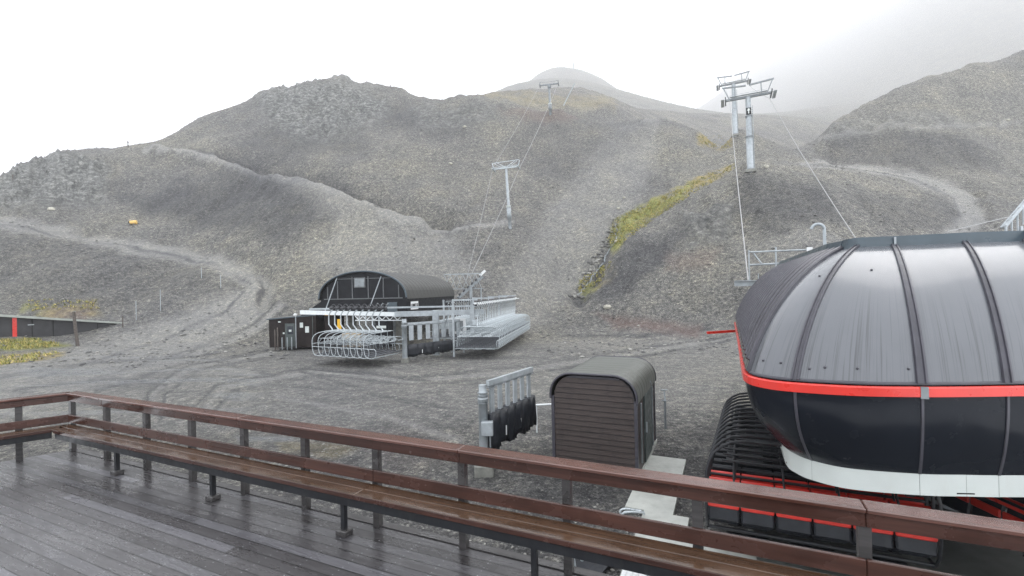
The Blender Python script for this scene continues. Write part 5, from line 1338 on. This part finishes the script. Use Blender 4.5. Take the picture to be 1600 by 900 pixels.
# snow gun / barrel on the slope
p = hit(208, 352, 60); t = thing('snow_gun', 'small orange barrel shaped machine lying on the slope above the road', 'snow gun', p, .3)
b = MB(); b.tube([(-.55, 0, .45), (-.5, 0, .45), (.35, 0, .52), (.6, 0, .52), (.65, 0, .52)], [.2, .34, .40, .40, .28], 14); b.build('barrel', M['orange'], t)
b = MB(); b.tube([(-.75, 0, .44), (-.55, 0, .45)], [.22, .30], 12); b.build('nozzle_ring', M['blackplate'], t)
for y in (-.3, .3):
    b = MB(); b.bar((-.4, y, .3), (-.9, y, -.25), .07, .07, V(0, 1, 0)); b.bar((.2, y, .3), (.3, y, -.15), .07, .07, V(0, 1, 0)); b.build('leg', M['galv_dark'], t)
# boulders that stand out
rs = np.random.RandomState(9)
def boulder(p, s, mat, label, grp):
    b = MB(); base = []; n1, n2 = 7, 10; rings = []
    for i in range(1, n1):
        a = PI*i/n1; rings.append([V(math.sin(a)*math.cos(2*PI*j/n2)*s*(.8+.4*rs.rand()), math.sin(a)*math.sin(2*PI*j/n2)*s*.8*(.8+.4*rs.rand()), -math.cos(a)*s*.62*(.85+.3*rs.rand())+s*.25) for j in range(n2)])
    b.loft(rings, True, False); q = b.build('boulder', mat); q.location = p; return tag(q, label, 'boulder', grp)
M['pale'] = paint('pale_boulder', (.42, .40, .34), .8, 0, .3, 2, bmp=.5)
M['darkrock'] = paint('dark_boulder', (.10, .10, .095), .8, 0, .4, 2, bmp=.5)
for px, py, s, lab in ((949, 483, .55, 'pale boulder at the foot of the gully'), (966, 328, .4, 'pale boulder just above the upper gully'), (975, 311, .35, 'pale boulder on the slope above the moss'), (963, 379, .35, 'pale boulder in the stream at the edge of the moss'),
        (704, 258, .5, 'pale boulder in the middle of the big slope'), (726, 200, .5, 'pale boulder under the dark crest rocks'), (80, 329, .7, 'flat pale boulder beside the upper road'), (1197, 262, .5, 'pale boulder just right of the signed tower foot'), (1575, 190, .5, 'pale boulder high on the right hill')):
    boulder(hit(px, py, 45), s, M['pale'], lab, None)
SB = MB()
for i in range(60):                                    # stream bed down the gully
    t_ = i/59; px = 960-65*t_**1.1+rs.randn()*4; py = 345+125*t_+rs.randn()*3
    q = hit(px, py, 50); s_ = .15+.3*rs.rand(); rings = []
    for a in (.5, 1.2, 1.9, 2.6): rings.append([q+V(math.sin(a)*math.cos(2*PI*j/7)*s_*(.7+.5*rs.rand()), math.sin(a)*math.sin(2*PI*j/7)*s_*(.7+.5*rs.rand()), -math.cos(a)*s_*.6+.05) for j in range(7)])
    SB.loft(rings, True, False)
tag(SB.build('stream_stones', M['stone']), kind='stuff')
# stream: a narrow pale ribbon of water
b = MB(); Lp = []; pts = [(962,350),(964,366),(960,382),(950,396),(944,410),(934,424),(922,438),(915,450),(905,461),(897,468)]
for i in range(len(pts)-1):
    for j in range(4):
        t_ = j/4; x = pts[i][0]*(1-t_)+pts[i+1][0]*t_+rs.randn()*1.2; y = pts[i][1]*(1-t_)+pts[i+1][1]*t_; Lp.append(hit(x, y, 50)+V(0, 0, .12))
rings = []
for i, p in enumerate(Lp): w = .06+.09*rs.rand(); rings.append([p+V(-w, 0, -.1), p+V(-w*.5, 0, .03), p+V(w*.5, 0, .03), p+V(w, 0, -.1)])
b.loft(rings, False, True, False); M['water'] = paint('running_water', (.22, .24, .25), .25, 0, .4, 3); tag(b.build('stream', M['water']), kind='structure')
# bridge truss at the right edge
t = thing('stair_truss', 'grey blue sloping steel truss above the station roof at the right edge', 'truss', at(1590, 352, 30), .2)
b = MB(); o = Vector(t.location)
a = at(1566, 354, 30)-o; c = at(1625, 300, 30)-o; b.bar(a, c, .12, .12); b.bar(a+V(.9, .8, 0), c+V(.9, .8, 0), .12, .12)
for i in range(5): q = a.lerp(c, i/5); b.bar(q, q+V(.9, .8, 0), .07, .07); b.bar(q, q+V(.0, 0, -1.2+.0*i), .07, .07)
b.build('truss_chord', M['galv'], t)
b = MB(); b.bar(a+V(1.2, 0, 0), a+V(1.2, 0, GZ-o.z), .2, .2, V(1, 0, 0)); b.bar(a, a+V(0, 0, -2), .1, .1, V(1, 0, 0)); b.build('truss_leg', M['galv'], t)
cable('thin pale line rising to the truss at the right edge', [at(1480, 362, 28), at(1580, 338, 30)], .025, 0, None, 'guy_line')
print('towers', hA, YA, hB, YB, h1, f1.y, h2, f2.y, h3, f3.y)
